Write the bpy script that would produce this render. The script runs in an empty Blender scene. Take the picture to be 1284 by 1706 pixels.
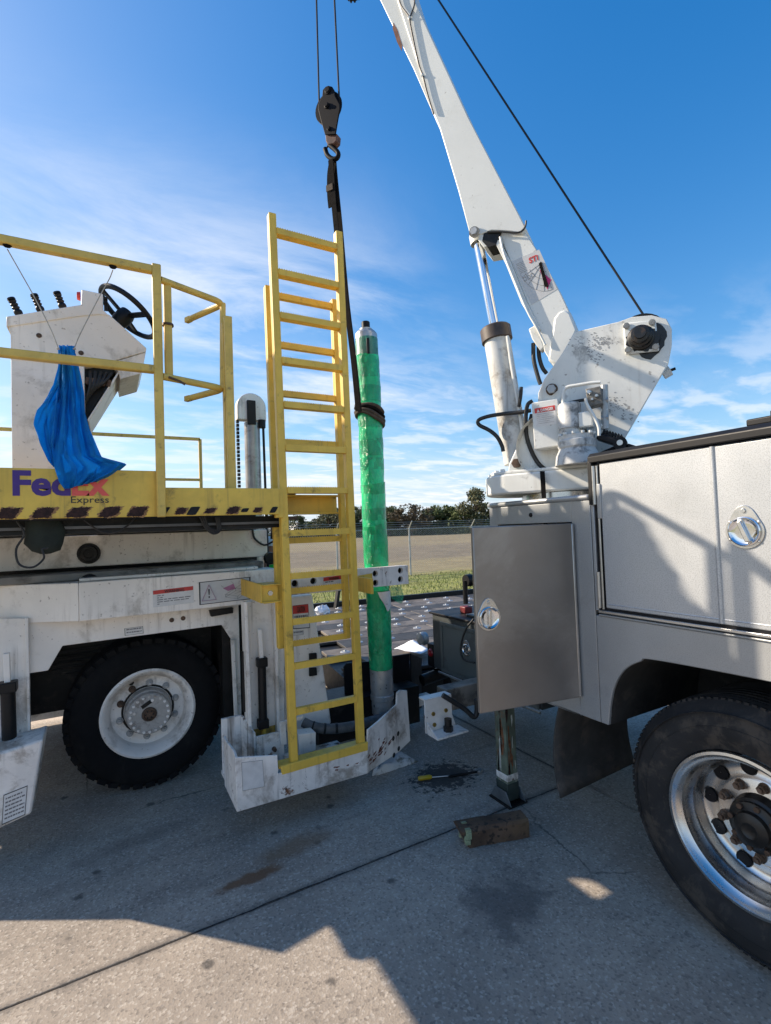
import bpy, bmesh, math, random
from mathutils import Vector as V, Matrix
random.seed(11)
R = math.radians
scene = bpy.context.scene
col = scene.collection
# ---------------------------------------------------------------- camera
YAW, PITCH, ROLL, FPX, EYE = R(28.95), R(1.89), R(-2.07), 830.0, 1.75
cf = V((math.sin(YAW)*math.cos(PITCH), math.cos(YAW)*math.cos(PITCH), math.sin(PITCH)))
r0 = V((math.cos(YAW), -math.sin(YAW), 0)); u0 = r0.cross(cf)
cr = r0*math.cos(ROLL)+u0*math.sin(ROLL); cu = u0*math.cos(ROLL)-r0*math.sin(ROLL)
CAM = V((0, 0, EYE))
cd = bpy.data.cameras.new('camera'); co = bpy.data.objects.new('camera', cd); col.objects.link(co)
co.matrix_world = Matrix(((cr.x, cu.x, -cf.x, 0), (cr.y, cu.y, -cf.y, 0), (cr.z, cu.z, -cf.z, EYE), (0, 0, 0, 1)))
cd.sensor_fit = 'HORIZONTAL'; cd.sensor_width = 36; cd.lens = 36*FPX/1284; cd.clip_start = .05; cd.clip_end = 5000
scene.camera = co
# ---------------------------------------------------------------- sky and sun
SUN = V((-1, 1, .845)).normalized()           # towards the sun
EXPOSURE, SUN_W, SKY_W = 1.15, 3.6, 0.100
w = bpy.data.worlds.new('World'); scene.world = w; w.use_nodes = True
nt = w.node_tree; nt.nodes.clear()
def N(t, **k):
    n = nt.nodes.new(t)
    for a, b in k.items():
        if a == 'i':
            for kk, vv in b.items(): n.inputs[kk].default_value = vv
        else: setattr(n, a, b)
    return n
def LK(a, b): nt.links.new(a, b)
def MATH(op, a, b=None, c=None, clamp=False):
    n = nt.nodes.new('ShaderNodeMath'); n.operation = op; n.use_clamp = clamp
    for k, x in enumerate((a, b, c)):
        if x is None: continue
        if isinstance(x, (int, float)): n.inputs[k].default_value = x
        else: nt.links.new(x, n.inputs[k])
    return n.outputs[0]
out = N('ShaderNodeOutputWorld'); bg = N('ShaderNodeBackground'); bg.inputs[1].default_value = SKY_W
sky = N('ShaderNodeTexSky', sky_type='NISHITA', sun_disc=False, sun_elevation=math.asin(SUN.z),
        sun_rotation=math.atan2(SUN.x, SUN.y), altitude=0, air_density=1.0, dust_density=0.6, ozone_density=3.0)
# soft shoulder on the sky's brightness, the same in every direction
sc1 = N('ShaderNodeVectorMath', operation='MULTIPLY_ADD'); LK(sky.outputs[0], sc1.inputs[0]); sc1.inputs[1].default_value = (.12, .12, .12); sc1.inputs[2].default_value = (1, 1, 1)
sc2 = N('ShaderNodeVectorMath', operation='DIVIDE'); LK(sky.outputs[0], sc2.inputs[0]); LK(sc1.outputs[0], sc2.inputs[1])
hs = N('ShaderNodeHueSaturation', i={'Hue': .506, 'Saturation': 1.47, 'Value': 1.42}); LK(sc2.outputs[0], hs.inputs['Color'])
tc = N('ShaderNodeTexCoord'); sx = N('ShaderNodeSeparateXYZ'); LK(tc.outputs['Generated'], sx.inputs[0])
zz = MATH('MAXIMUM', sx.outputs[2], 0.0)
den = MATH('ADD', zz, 0.09)
cx = MATH('DIVIDE', sx.outputs[0], den); cy = MATH('DIVIDE', sx.outputs[1], den)
def cloud(rot, sc, scale, detail, lo, hi, loc, rough=.6, dist=.4):
    cv = N('ShaderNodeCombineXYZ'); LK(cx, cv.inputs[0]); LK(cy, cv.inputs[1])
    mp = N('ShaderNodeMapping'); mp.inputs['Rotation'].default_value = (0, 0, R(rot)); mp.inputs['Scale'].default_value = sc; mp.inputs['Location'].default_value = loc
    LK(cv.outputs[0], mp.inputs[0])
    ns = N('ShaderNodeTexNoise', i={'Scale': scale, 'Detail': detail, 'Roughness': rough, 'Distortion': dist}); LK(mp.outputs[0], ns.inputs['Vector'])
    mr = N('ShaderNodeMapRange', interpolation_type='SMOOTHSTEP', i={'From Min': lo, 'From Max': hi}); LK(ns.outputs[0], mr.inputs['Value'])
    return mr.outputs[0]
BL = (4, 12, 6)
rows = cloud(-28, (.9, 1.5, 1), 3.0, 8, .42, .66, (3.1, 0, 3.1), .55, .25)        # mottled rows low over the field
wisp = cloud(40, (.6, 1.3, 1), 1.45, 10, .36, .76, (1.9, 2.2, 7.7), .64, .45)      # higher wisps
big = cloud(0, (1, 1, 1), .20, 1, .43, .57, BL)
low = N('ShaderNodeMapRange', interpolation_type='SMOOTHSTEP', i={'From Min': .42, 'From Max': .10}); LK(sx.outputs[2], low.inputs['Value'])
mid = N('ShaderNodeMapRange', interpolation_type='SMOOTHSTEP', i={'From Min': .68, 'From Max': .36}); LK(sx.outputs[2], mid.inputs['Value'])
m1 = MATH('MULTIPLY', MATH('MULTIPLY', rows, low.outputs[0]), MATH('MULTIPLY_ADD', big, .42, .58))
m2 = MATH('MULTIPLY', MATH('MULTIPLY', MATH('MULTIPLY', wisp, mid.outputs[0]), big), 1.15)
msk = MATH('MAXIMUM', m1, m2, clamp=True)
mx = N('ShaderNodeMix', data_type='RGBA'); LK(msk, mx.inputs['Factor']); 
hz = N('ShaderNodeMapRange', interpolation_type='SMOOTHSTEP', i={'From Min': .20, 'From Max': -.02, 'To Max': .70}); LK(sx.outputs[2], hz.inputs['Value'])
mh = N('ShaderNodeMix', data_type='RGBA'); LK(hz.outputs[0], mh.inputs['Factor']); LK(hs.outputs[0], mh.inputs['A']); mh.inputs['B'].default_value = (2.3, 3.1, 4.1, 1)
LK(mh.outputs['Result'], mx.inputs['A'])
mx.inputs['B'].default_value = (4.5, 4.7, 5.1, 1)
LK(mx.outputs['Result'], bg.inputs[0]); LK(bg.outputs[0], out.inputs[0])
sl = bpy.data.lights.new('sun', 'SUN'); sl.energy = SUN_W; sl.angle = R(.53); sl.color = (1, .86, .69)
so = bpy.data.objects.new('sun', sl); col.objects.link(so); so.rotation_euler = (-SUN).to_track_quat('-Z', 'Y').to_euler(); so.location = SUN*30
vs = scene.view_settings; vs.view_transform = 'Standard'; vs.look = 'None'; vs.gamma = 1; vs.exposure = EXPOSURE; vs.use_curve_mapping = False
# ---------------------------------------------------------------- measuring helpers: photo point -> metres on a known plane
def ray(px, py): return cf + cr*((px-642)/FPX) - cu*((py-853)/FPX)
def PX(px, py, X): d = ray(px, py); return CAM + d*(X/d.x)
def PY(px, py, Y): d = ray(px, py); return CAM + d*(Y/d.y)
def PZ(px, py, Z): d = ray(px, py); return CAM + d*((Z-EYE)/d.z)
def PN(px, py, p0, n): d = ray(px, py); return CAM + d*((p0-CAM).dot(n)/d.dot(n))
# ---------------------------------------------------------------- materials
MATS = {}
def M(name, base, rough=.5, metal=0, var=.12, vs=4, dirt=None, bump=0, bs=60, speck=None, streak=None, coat=0, spec=None, trans=0, alpha=1, rust=None, emit=None, bdist=.004):
    if name in MATS: return MATS[name]
    m = bpy.data.materials.new(name); m.use_nodes = True; MATS[name] = m
    t = m.node_tree; b = t.nodes['Principled BSDF']
    def nn(ty, **k):
        n = t.nodes.new(ty)
        for kk, vv in k.items(): n.inputs[kk].default_value = vv
        return n
    tcx = t.nodes.new('ShaderNodeTexCoord').outputs['Object']
    def noise(scale, detail=5, rough=.55, vec=None, dist=0):
        n = nn('ShaderNodeTexNoise', Scale=scale, Detail=detail, Roughness=rough, Distortion=dist); t.links.new(vec or tcx, n.inputs['Vector']); return n.outputs[0]
    def ramp(x, lo, hi):
        n = t.nodes.new('ShaderNodeMapRange'); n.interpolation_type = 'SMOOTHSTEP'; n.inputs[1].default_value = lo; n.inputs[2].default_value = hi
        t.links.new(x, n.inputs[0]); return n.outputs[0]
    def mul(x, k):
        n = t.nodes.new('ShaderNodeMath'); n.operation = 'MULTIPLY'; t.links.new(x, n.inputs[0])
        if isinstance(k, (int, float)): n.inputs[1].default_value = k
        else: t.links.new(k, n.inputs[1])
        return n.outputs[0]
    def mix(f, a, bb):
        n = t.nodes.new('ShaderNodeMix'); n.data_type = 'RGBA'
        t.links.new(f, n.inputs['Factor'])
        for x, s in ((a, 'A'), (bb, 'B')):
            if isinstance(x, tuple): n.inputs[s].default_value = x+(1,)
            else: t.links.new(x, n.inputs[s])
        return n.outputs['Result']
    c0 = tuple(x*(1-var) for x in base); c1 = tuple(min(1, x*(1+var*.7)) for x in base)
    c = mix(ramp(noise(vs, 6, .6), .3, .7), c0, c1)
    if speck:  # (colour, scale, threshold, strength)
        c = mix(mul(ramp(noise(speck[1], 2, .5), speck[2], speck[2]+.1), speck[3]), c, speck[0])
    if streak:  # (colour, strength)
        mp = t.nodes.new('ShaderNodeMapping'); mp.inputs['Scale'].default_value = (26, 26, 1.6); t.links.new(tcx, mp.inputs[0])
        c = mix(mul(mul(ramp(noise(1, 4, .6, mp.outputs[0]), .5, .75), ramp(noise(2.2, 3), .42, .62)), streak[1]), c, streak[0])
    if dirt:  # (colour, strength, scale, threshold)
        c = mix(mul(ramp(noise(dirt[2], 9, .68, dist=.3), dirt[3], dirt[3]+.16), dirt[1]), c, dirt[0])
    rsock = None
    if rust:  # (scale, threshold)
        f = ramp(noise(rust[0], 10, .72, dist=.5), rust[1], rust[1]+.05)
        rc = mix(ramp(noise(70, 4), .35, .65), (.045, .018, .010), (.20, .075, .03))
        c = mix(f, c, rc)
    t.links.new(c, b.inputs['Base Color'])
    rr = t.nodes.new('ShaderNodeMapRange'); rr.inputs[3].default_value = max(.03, rough-.1); rr.inputs[4].default_value = min(1, rough+.12)
    t.links.new(noise(vs*3.3, 5, .65), rr.inputs[0]); t.links.new(rr.outputs[0], b.inputs['Roughness'])
    b.inputs['Metallic'].default_value = metal
    if spec is not None: b.inputs['Specular IOR Level'].default_value = spec
    if coat: b.inputs['Coat Weight'].default_value = coat
    if trans: b.inputs['Transmission Weight'].default_value = trans
    if alpha < 1: b.inputs['Alpha'].default_value = alpha
    if emit: b.inputs['Emission Color'].default_value = emit[0]+(1,); b.inputs['Emission Strength'].default_value = emit[1]
    if bump:
        bm_ = nn('ShaderNodeBump', Strength=bump, Distance=bdist); t.links.new(noise(bs, 4, .6), bm_.inputs['Height']); t.links.new(bm_.outputs[0], b.inputs['Normal'])
    return m
GRIME = (.10, .085, .07)
white = M('white paint', (.88, .82, .745), .42, var=.10, vs=2.2, dirt=((.30, .25, .19), .65, 3.2, .51), streak=((.25, .20, .15), .5), speck=((.18, .12, .08), 46, .66, .55), bump=.06, bs=30)
white_worn = M('chipped white paint', (.86, .80, .73), .5, var=.14, vs=5, dirt=((.22, .165, .115), .75, 4.5, .49), streak=((.10, .07, .05), .95), rust=(7, .61), bump=.12, bs=40)
crane_white = M('crane white paint', (.70, .71, .675), .40, var=.05, vs=1.8, dirt=((.45, .43, .38), .35, 5, .56), speck=((.2, .17, .13), 38, .68, .5), bump=.05, bs=45)
crane_scuffed = M('scuffed crane white paint', (.70, .705, .665), .42, var=.10, vs=3, dirt=((.26, .25, .23), .8, 6, .55), streak=((.35, .31, .26), .4), speck=((.14, .12, .10), 30, .66, .7), bump=.08, bs=45)
yellow = M('yellow paint', (.80, .515, .075), .48, var=.13, vs=6, dirt=((.16, .10, .04), .7, 9, .56), streak=((.2, .12, .05), .45), rust=(9, .665), bump=.10, bs=55)
stained = M('stained ram paint', (.58, .585, .56), .45, var=.15, vs=5, dirt=((.17, .14, .11), .8, 7, .50), streak=((.15, .12, .10), .8), bump=.1, bs=50)
dirty_beam = M('dirty grey beam', (.26, .235, .20), .6, var=.3, vs=6, dirt=((.06, .05, .04), .85, 5, .46), streak=((.08, .06, .05), .8))
grimy = M('grimy white casting', (.58, .58, .56), .5, var=.2, vs=9, dirt=((.10, .10, .10), .85, 11, .50), streak=((.2, .18, .16), .5), bump=.35, bs=70)
yellow_rail = M('handrail yellow paint', (.72, .485, .105), .5, var=.14, vs=9, dirt=((.14, .09, .05), .7, 14, .55), rust=(10, .675), bump=.12, bs=60)
rustm = M('flaking rust', (.040, .016, .012), .9, var=.5, vs=50, bump=.6, bs=120)
blackp = M('black paint', (.007, .007, .009), .5, spec=.25, var=.3, vs=6, dirt=((.09, .08, .07), .4, 6, .55))
dark = M('greasy black steel', (.011, .0105, .010), .5, spec=.3, var=.4, vs=8, dirt=((.06, .048, .038), .6, 7, .54), bump=.1)
rubber = M('tyre rubber', (.008, .008, .0085), .85, spec=.2, var=.2, vs=7, dirt=((.028, .025, .022), .5, 4, .52), bump=.10, bs=90)
rubber_dust = M('dusty tyre rubber', (.026, .025, .025), .75, spec=.3, var=.25, vs=6, dirt=((.085, .070, .056), .7, 9, .48), bump=.12, bs=90)
plastic = M('black plastic', (.008, .008, .009), .45, spec=.3, var=.2, vs=10)
hookm = M('hook block black', (.004, .004, .006), .6, spec=.12, var=.3, vs=8)
hosem = M('hydraulic hose', (.020, .020, .020), .55, var=.3, vs=20, dirt=((.12, .10, .08), .5, 12, .55))
silver = M('metallic silver paint', (.46, .475, .485), .36, metal=.35, var=.10, vs=1.6, speck=((.27, .28, .285), 240, .50, .55), streak=((.28, .28, .27), .35), coat=.2, bump=.05, bs=400, bdist=.001)
silver_low = M('silver paint lower panels', (.38, .39, .39), .36, metal=.35, var=.10, vs=1.5, speck=((.22, .225, .23), 250, .52, .45), dirt=((.22, .21, .20), .3, 3, .56), coat=.2)
steel = M('brushed steel door', (.29, .265, .24), .33, metal=.6, var=.10, vs=2.0, dirt=((.36, .34, .315), .7, 2.2, .48), bump=.02, bs=150)
polish = M('polished aluminium', (.66, .645, .62), .27, metal=1, var=.04, vs=8, dirt=((.45, .43, .40), .3, 14, .56))
chrome = M('chrome', (.82, .83, .85), .07, metal=1, var=.02)
zinc = M('zinc hardware', (.55, .55, .54), .3, metal=.9, var=.1, vs=20)
galv = M('galvanised steel', (.42, .43, .43), .5, metal=.6, var=.15, vs=9)
hubm = M('oily black hub', (.012, .011, .010), .38, var=.4, vs=14, dirt=((.13, .075, .045), .6, 10, .55), bump=.15, bs=50)
rustnut = M('rusty nut steel', (.12, .075, .05), .65, metal=.4, var=.35, vs=40)
gold = M('yellow zinc bolt', (.45, .30, .08), .4, metal=.8, var=.2, vs=30)
blue = M('blue cotton cloth', (.004, .27, .66), .85, var=.16, vs=14, bump=.25, bs=900)
def translucent(m, colr, f):
    t = m.node_tree; b = t.nodes['Principled BSDF']; tr_ = t.nodes.new('ShaderNodeBsdfTranslucent'); tr_.inputs[0].default_value = colr+(1,); ms_ = t.nodes.new('ShaderNodeMixShader'); ms_.inputs[0].default_value = f
    o_ = [n for n in t.nodes if n.type == 'OUTPUT_MATERIAL'][0]; t.links.new(b.outputs[0], ms_.inputs[1]); t.links.new(tr_.outputs[0], ms_.inputs[2]); t.links.new(ms_.outputs[0], o_.inputs[0])
translucent(blue, (.004, .36, .74), .45)
rope_d = M('dark wire rope', (.012, .012, .013), .5, metal=.4, var=.3, vs=60)
cordm = M('pale cord', (.38, .36, .32), .8, var=.2, vs=60)
strapm = M('brown webbing', (.095, .07, .05), .9, var=.35, vs=30, bump=.4, bs=300)
strapd = M('dark webbing', (.012, .0105, .010), .95, spec=.1, var=.4, vs=30, bump=.4, bs=300)
label_w = M('white label film', (.70, .68, .65), .4, var=.08, vs=20, dirt=((.4, .36, .32), .4, 12, .56))
label_g = M('grey label film', (.56, .56, .55), .4, var=.06, vs=20)
label_r = M('red label print', (.58, .045, .035), .45, var=.12, vs=20)
label_k = M('black label print', (.02, .02, .02), .5)
label_p = M('faded magenta print', (.40, .17, .30), .5, var=.2, vs=20)
label_m = M('magenta print', (.55, .02, .16), .45)
purple = M('purple lettering film', (.060, .016, .190), .45, var=.1, vs=30)
orange = M('orange red lettering film', (.80, .10, .075), .45, var=.08, vs=30)
paper = M('white paper', (.80, .82, .86), .8, var=.04, vs=12, bump=.2, bs=30)
ragm = M('soiled white pad', (.62, .60, .57), .95, var=.12, vs=8, dirt=((.10, .085, .055), .95, 7, .47), bump=.5, bs=90)
woodm = None
# ---------------------------------------------------------------- mesh builder
class MB:
    def __init__(s): s.v = []; s.f = []
    def add(s, vs_, fs):
        o = len(s.v); s.v += [V(p) for p in vs_]; s.f += [tuple(i+o for i in f) for f in fs]; return s
    def box(s, x0, x1, y0, y1, z0, z1):
        return s.add([(x, y, z) for z in (z0, z1) for y in (y0, y1) for x in (x0, x1)], [(0, 2, 3, 1), (4, 5, 7, 6), (0, 1, 5, 4), (2, 6, 7, 3), (0, 4, 6, 2), (1, 3, 7, 5)])
    def ob(s, c, a, b, d):
        c, a, b, d = V(c), V(a), V(b), V(d)
        return s.add([c+a*i+b*j+d*k for k in (-1, 1) for j in (-1, 1) for i in (-1, 1)], [(0, 2, 3, 1), (4, 5, 7, 6), (0, 1, 5, 4), (2, 6, 7, 3), (0, 4, 6, 2), (1, 3, 7, 5)])
    def bar(s, p0, p1, w_, h_, up=(0, 0, 1)):
        p0, p1 = V(p0), V(p1); d = p1-p0; n = d.normalized(); a = n.cross(V(up)); a = a.normalized() if a.length > 1e-4 else V((1, 0, 0)); b = a.cross(n)
        return s.ob((p0+p1)/2, d/2, a*w_/2, b*h_/2)
    def prism(s, pts, vec):
        pts = [V(p) for p in pts]; vec = V(vec); n = len(pts)
        return s.add(pts+[p+vec for p in pts], [tuple(range(n))[::-1], tuple(range(n, 2*n))]+[(i, (i+1) % n, n+(i+1) % n, n+i) for i in range(n)])
    def tube(s, path, r, n=8, closed=False):
        P = [V(p) for p in path]; m = len(P); o = len(s.v); rings = []
        rr = r if isinstance(r, (list, tuple)) else [r]*m
        t0 = (P[1]-P[0]).normalized(); up = V((0, 0, 1)) if abs(t0.z) < .9 else V((1, 0, 0)); a = t0.cross(up).normalized()
        for i in range(m):
            if closed: t = (P[(i+1) % m]-P[i-1]).normalized()
            else: t = (P[min(i+1, m-1)]-P[max(i-1, 0)]).normalized()
            a = (a-t*a.dot(t)).normalized(); b = t.cross(a)
            for k in range(n):
                an = 2*math.pi*k/n; s.v.append(P[i]+(a*math.cos(an)+b*math.sin(an))*rr[i])
        for i in range(m if closed else m-1):
            j = (i+1) % m
            for k in range(n): s.f.append((o+i*n+k, o+i*n+(k+1) % n, o+j*n+(k+1) % n, o+j*n+k))
        if not closed: s.f.append(tuple(o+k for k in range(n))[::-1]); s.f.append(tuple(o+(m-1)*n+k for k in range(n)))
        return s
    def cyl(s, p0, p1, r, r1=None, n=16): return s.tube([p0, p1], [r, r if r1 is None else r1], n)
    def lathe(s, prof, c, ax, n=32, close=False, a0=0):
        c, ax = V(c), V(ax).normalized(); up = V((0, 0, 1)) if abs(ax.z) < .9 else V((0, 1, 0)); e1 = ax.cross(up).normalized(); e2 = ax.cross(e1)
        o = len(s.v); m = len(prof)
        for k in range(n):
            an = 2*math.pi*k/n+a0; e = e1*math.cos(an)+e2*math.sin(an)
            for r, a in prof: s.v.append(c+ax*a+e*r)
        for k in range(n):
            k2 = (k+1) % n
            for i in range(m if close else m-1):
                j = (i+1) % m; s.f.append((o+k*m+i, o+k2*m+i, o+k2*m+j, o+k*m+j))
        return s
    def ball(s, c, r, n=12, sc=(1, 1, 1)):
        c = V(c); o = len(s.v)
        for i in range(n//2+1):
            th = math.pi*i/(n//2)
            for k in range(n): s.v.append(c+V((r*sc[0]*math.sin(th)*math.cos(2*math.pi*k/n), r*sc[1]*math.sin(th)*math.sin(2*math.pi*k/n), r*sc[2]*math.cos(th))))
        for i in range(n//2):
            for k in range(n): s.f.append((o+i*n+k, o+i*n+(k+1) % n, o+(i+1)*n+(k+1) % n, o+(i+1)*n+k))
        return s
    def build(s, name, mat, parent=None, bevel=0, smooth=30, seg=2):
        me = bpy.data.meshes.new(name); me.from_pydata([tuple(p) for p in s.v], [], s.f)
        bm = bmesh.new(); bm.from_mesh(me); bmesh.ops.remove_doubles(bm, verts=bm.verts, dist=1e-6)
        bmesh.ops.recalc_face_normals(bm, faces=bm.faces); bm.to_mesh(me); bm.free()
        for m_ in (mat if isinstance(mat, list) else [mat]): me.materials.append(m_)
        if smooth:
            me.polygons.foreach_set('use_smooth', [True]*len(me.polygons)); me.set_sharp_from_angle(angle=R(smooth))
        o = bpy.data.objects.new(name, me); col.objects.link(o)
        if bevel:
            b = o.modifiers.new('bevel', 'BEVEL'); b.width = bevel; b.segments = seg; b.limit_method = 'ANGLE'; b.angle_limit = R(35); b.harden_normals = False
        if parent: attach(o, parent)
        return o
def attach(o, parent):
    o.parent = parent
    if parent.get('_base') is not None: o.matrix_parent_inverse = Matrix.Translation(-V(parent['_base'][:]))
def thing(name, label, cat, base, group=None):
    o = bpy.data.objects.new(name, None); col.objects.link(o); o.location = base; o['_base'] = tuple(base); o.empty_display_size = .1
    o['label'] = label; o['category'] = cat
    if group: o['group'] = group
    return o
def tag(o, label=None, cat=None, group=None, kind=None):
    for k, x in (('label', label), ('category', cat), ('group', group), ('kind', kind)):
        if x: o[k] = x
    return o
def text(s, org, xd, yd, size, mat, parent, bold=0, name='lettering', lift=.0015, sx=1):
    cu_ = bpy.data.curves.new(name, 'FONT'); cu_.body = s; cu_.size = 1; cu_.offset = bold; cu_.extrude = .002; cu_.resolution_u = 3
    o = bpy.data.objects.new(name, cu_); col.objects.link(o)
    dg = bpy.context.evaluated_depsgraph_get(); me = bpy.data.meshes.new_from_object(o.evaluated_get(dg)); bpy.data.objects.remove(o)
    xd, yd = V(xd).normalized(), V(yd).normalized(); n = xd.cross(yd)
    for v_ in me.vertices: v_.co = V(org)+xd*(v_.co.x*size*sx)+yd*(v_.co.y*size)+n*(v_.co.z*size*.1+lift)
    me.materials.clear(); me.materials.append(mat)
    o = bpy.data.objects.new(name, me); col.objects.link(o)
    if parent: attach(o, parent)
    return o
def plate_holes(name, outline, holes, org, xd, yd, th, mat, parent, bevel=0):
    """flat plate: 2D outline and round holes (x, y, r), extruded by th along -normal"""
    cu_ = bpy.data.curves.new(name, 'CURVE'); cu_.dimensions = '2D'; cu_.fill_mode = 'BOTH'; cu_.extrude = th/2
    def sp(pts):
        q = cu_.splines.new('POLY'); q.points.add(len(pts)-1); q.use_cyclic_u = True
        for k, p in enumerate(pts): q.points[k].co = (p[0], p[1], 0, 1)
    sp(outline)
    for x, y, r in holes: sp([(x+r*math.cos(2*math.pi*k/18), y+r*math.sin(2*math.pi*k/18)) for k in range(18)])
    o = bpy.data.objects.new(name, cu_); col.objects.link(o)
    dg = bpy.context.evaluated_depsgraph_get(); me = bpy.data.meshes.new_from_object(o.evaluated_get(dg)); bpy.data.objects.remove(o)
    xd, yd = V(xd).normalized(), V(yd).normalized(); n = xd.cross(yd)
    for v_ in me.vertices: v_.co = V(org)+xd*v_.co.x+yd*v_.co.y+n*(v_.co.z-th/2)
    me.materials.clear(); me.materials.append(mat)
    o = bpy.data.objects.new(name, me); col.objects.link(o); attach(o, parent)
    if bevel:
        b = o.modifiers.new('bevel', 'BEVEL'); b.width = bevel; b.segments = 2; b.limit_method = 'ANGLE'; b.angle_limit = R(35)
    return o
def curve_pts(P, n=24):
    """smooth path through the points (Catmull-Rom)"""
    P = [V(p) for p in P]; Q = [P[0]*2-P[1]]+P+[P[-1]*2-P[-2]]; o = []
    for i in range(len(P)-1):
        a, b, c, d = Q[i:i+4]; k = max(2, n//(len(P)-1))
        for j in range(k):
            t = j/k; o.append(.5*((2*b)+(c-a)*t+(2*a-5*b+4*c-d)*t*t+(3*b-a-3*c+d)*t**3))
    return o+[P[-1]]
def hexnut(mb, c, ax, r, h_): mb.cyl(V(c), V(c)+V(ax).normalized()*h_, r, n=6); return mb
X_, Y_, Z_ = V((1, 0, 0)), V((0, 1, 0)), V((0, 0, 1))
# ================================================================ the setting
def ground_mat(name, build):
    m = bpy.data.materials.new(name); m.use_nodes = True; t = m.node_tree; b = t.nodes['Principled BSDF']
    tcx = t.nodes.new('ShaderNodeTexCoord').outputs['Object']
    class K: pass
    k = K(); k.t = t; k.tc = tcx; k.b = b
    def noise(scale, detail=5, rough=.55, dist=0, vec=None):
        n = t.nodes.new('ShaderNodeTexNoise'); n.inputs['Scale'].default_value = scale; n.inputs['Detail'].default_value = detail; n.inputs['Roughness'].default_value = rough; n.inputs['Distortion'].default_value = dist
        t.links.new(vec or tcx, n.inputs['Vector']); return n.outputs[0]
    def ramp(x, lo, hi, a=0., c=1.):
        n = t.nodes.new('ShaderNodeMapRange'); n.interpolation_type = 'SMOOTHSTEP'
        for i, q in enumerate((lo, hi, a, c)): n.inputs[1+i].default_value = q
        t.links.new(x, n.inputs[0]); return n.outputs[0]
    def math_(op, x, y):
        n = t.nodes.new('ShaderNodeMath'); n.operation = op; n.use_clamp = False
        for i, q in enumerate((x, y)):
            if isinstance(q, (int, float)): n.inputs[i].default_value = q
            else: t.links.new(q, n.inputs[i])
        return n.outputs[0]
    def mix(f, a, c):
        n = t.nodes.new('ShaderNodeMix'); n.data_type = 'RGBA'; t.links.new(f, n.inputs['Factor'])
        for q, s in ((a, 'A'), (c, 'B')):
            if isinstance(q, tuple): n.inputs[s].default_value = q+(1,)
            else: t.links.new(q, n.inputs[s])
        return n.outputs['Result']
    def blob(cx, cy, rx, ry, ang=0, edge=.5, ns=9, na=1.5):
        """soft-edged stain with a ragged outline, centred on the ground"""
        mp = t.nodes.new('ShaderNodeMapping'); mp.vector_type = 'TEXTURE'; mp.inputs['Location'].default_value = (cx, cy, 0); mp.inputs['Rotation'].default_value = (0, 0, R(ang)); mp.inputs['Scale'].default_value = (rx, ry, 1)
        t.links.new(tcx, mp.inputs[0]); ln = t.nodes.new('ShaderNodeVectorMath'); ln.operation = 'LENGTH'; t.links.new(mp.outputs[0], ln.inputs[0])
        d = math_('ADD', ln.outputs['Value'], math_('MULTIPLY', math_('SUBTRACT', noise(ns, 8, .7), .5), na))
        return ramp(d, 1.0, 1.0-edge)
    k.noise, k.ramp, k.math, k.mix, k.blob = noise, ramp, math_, mix, blob
    build(k); return m
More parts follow.
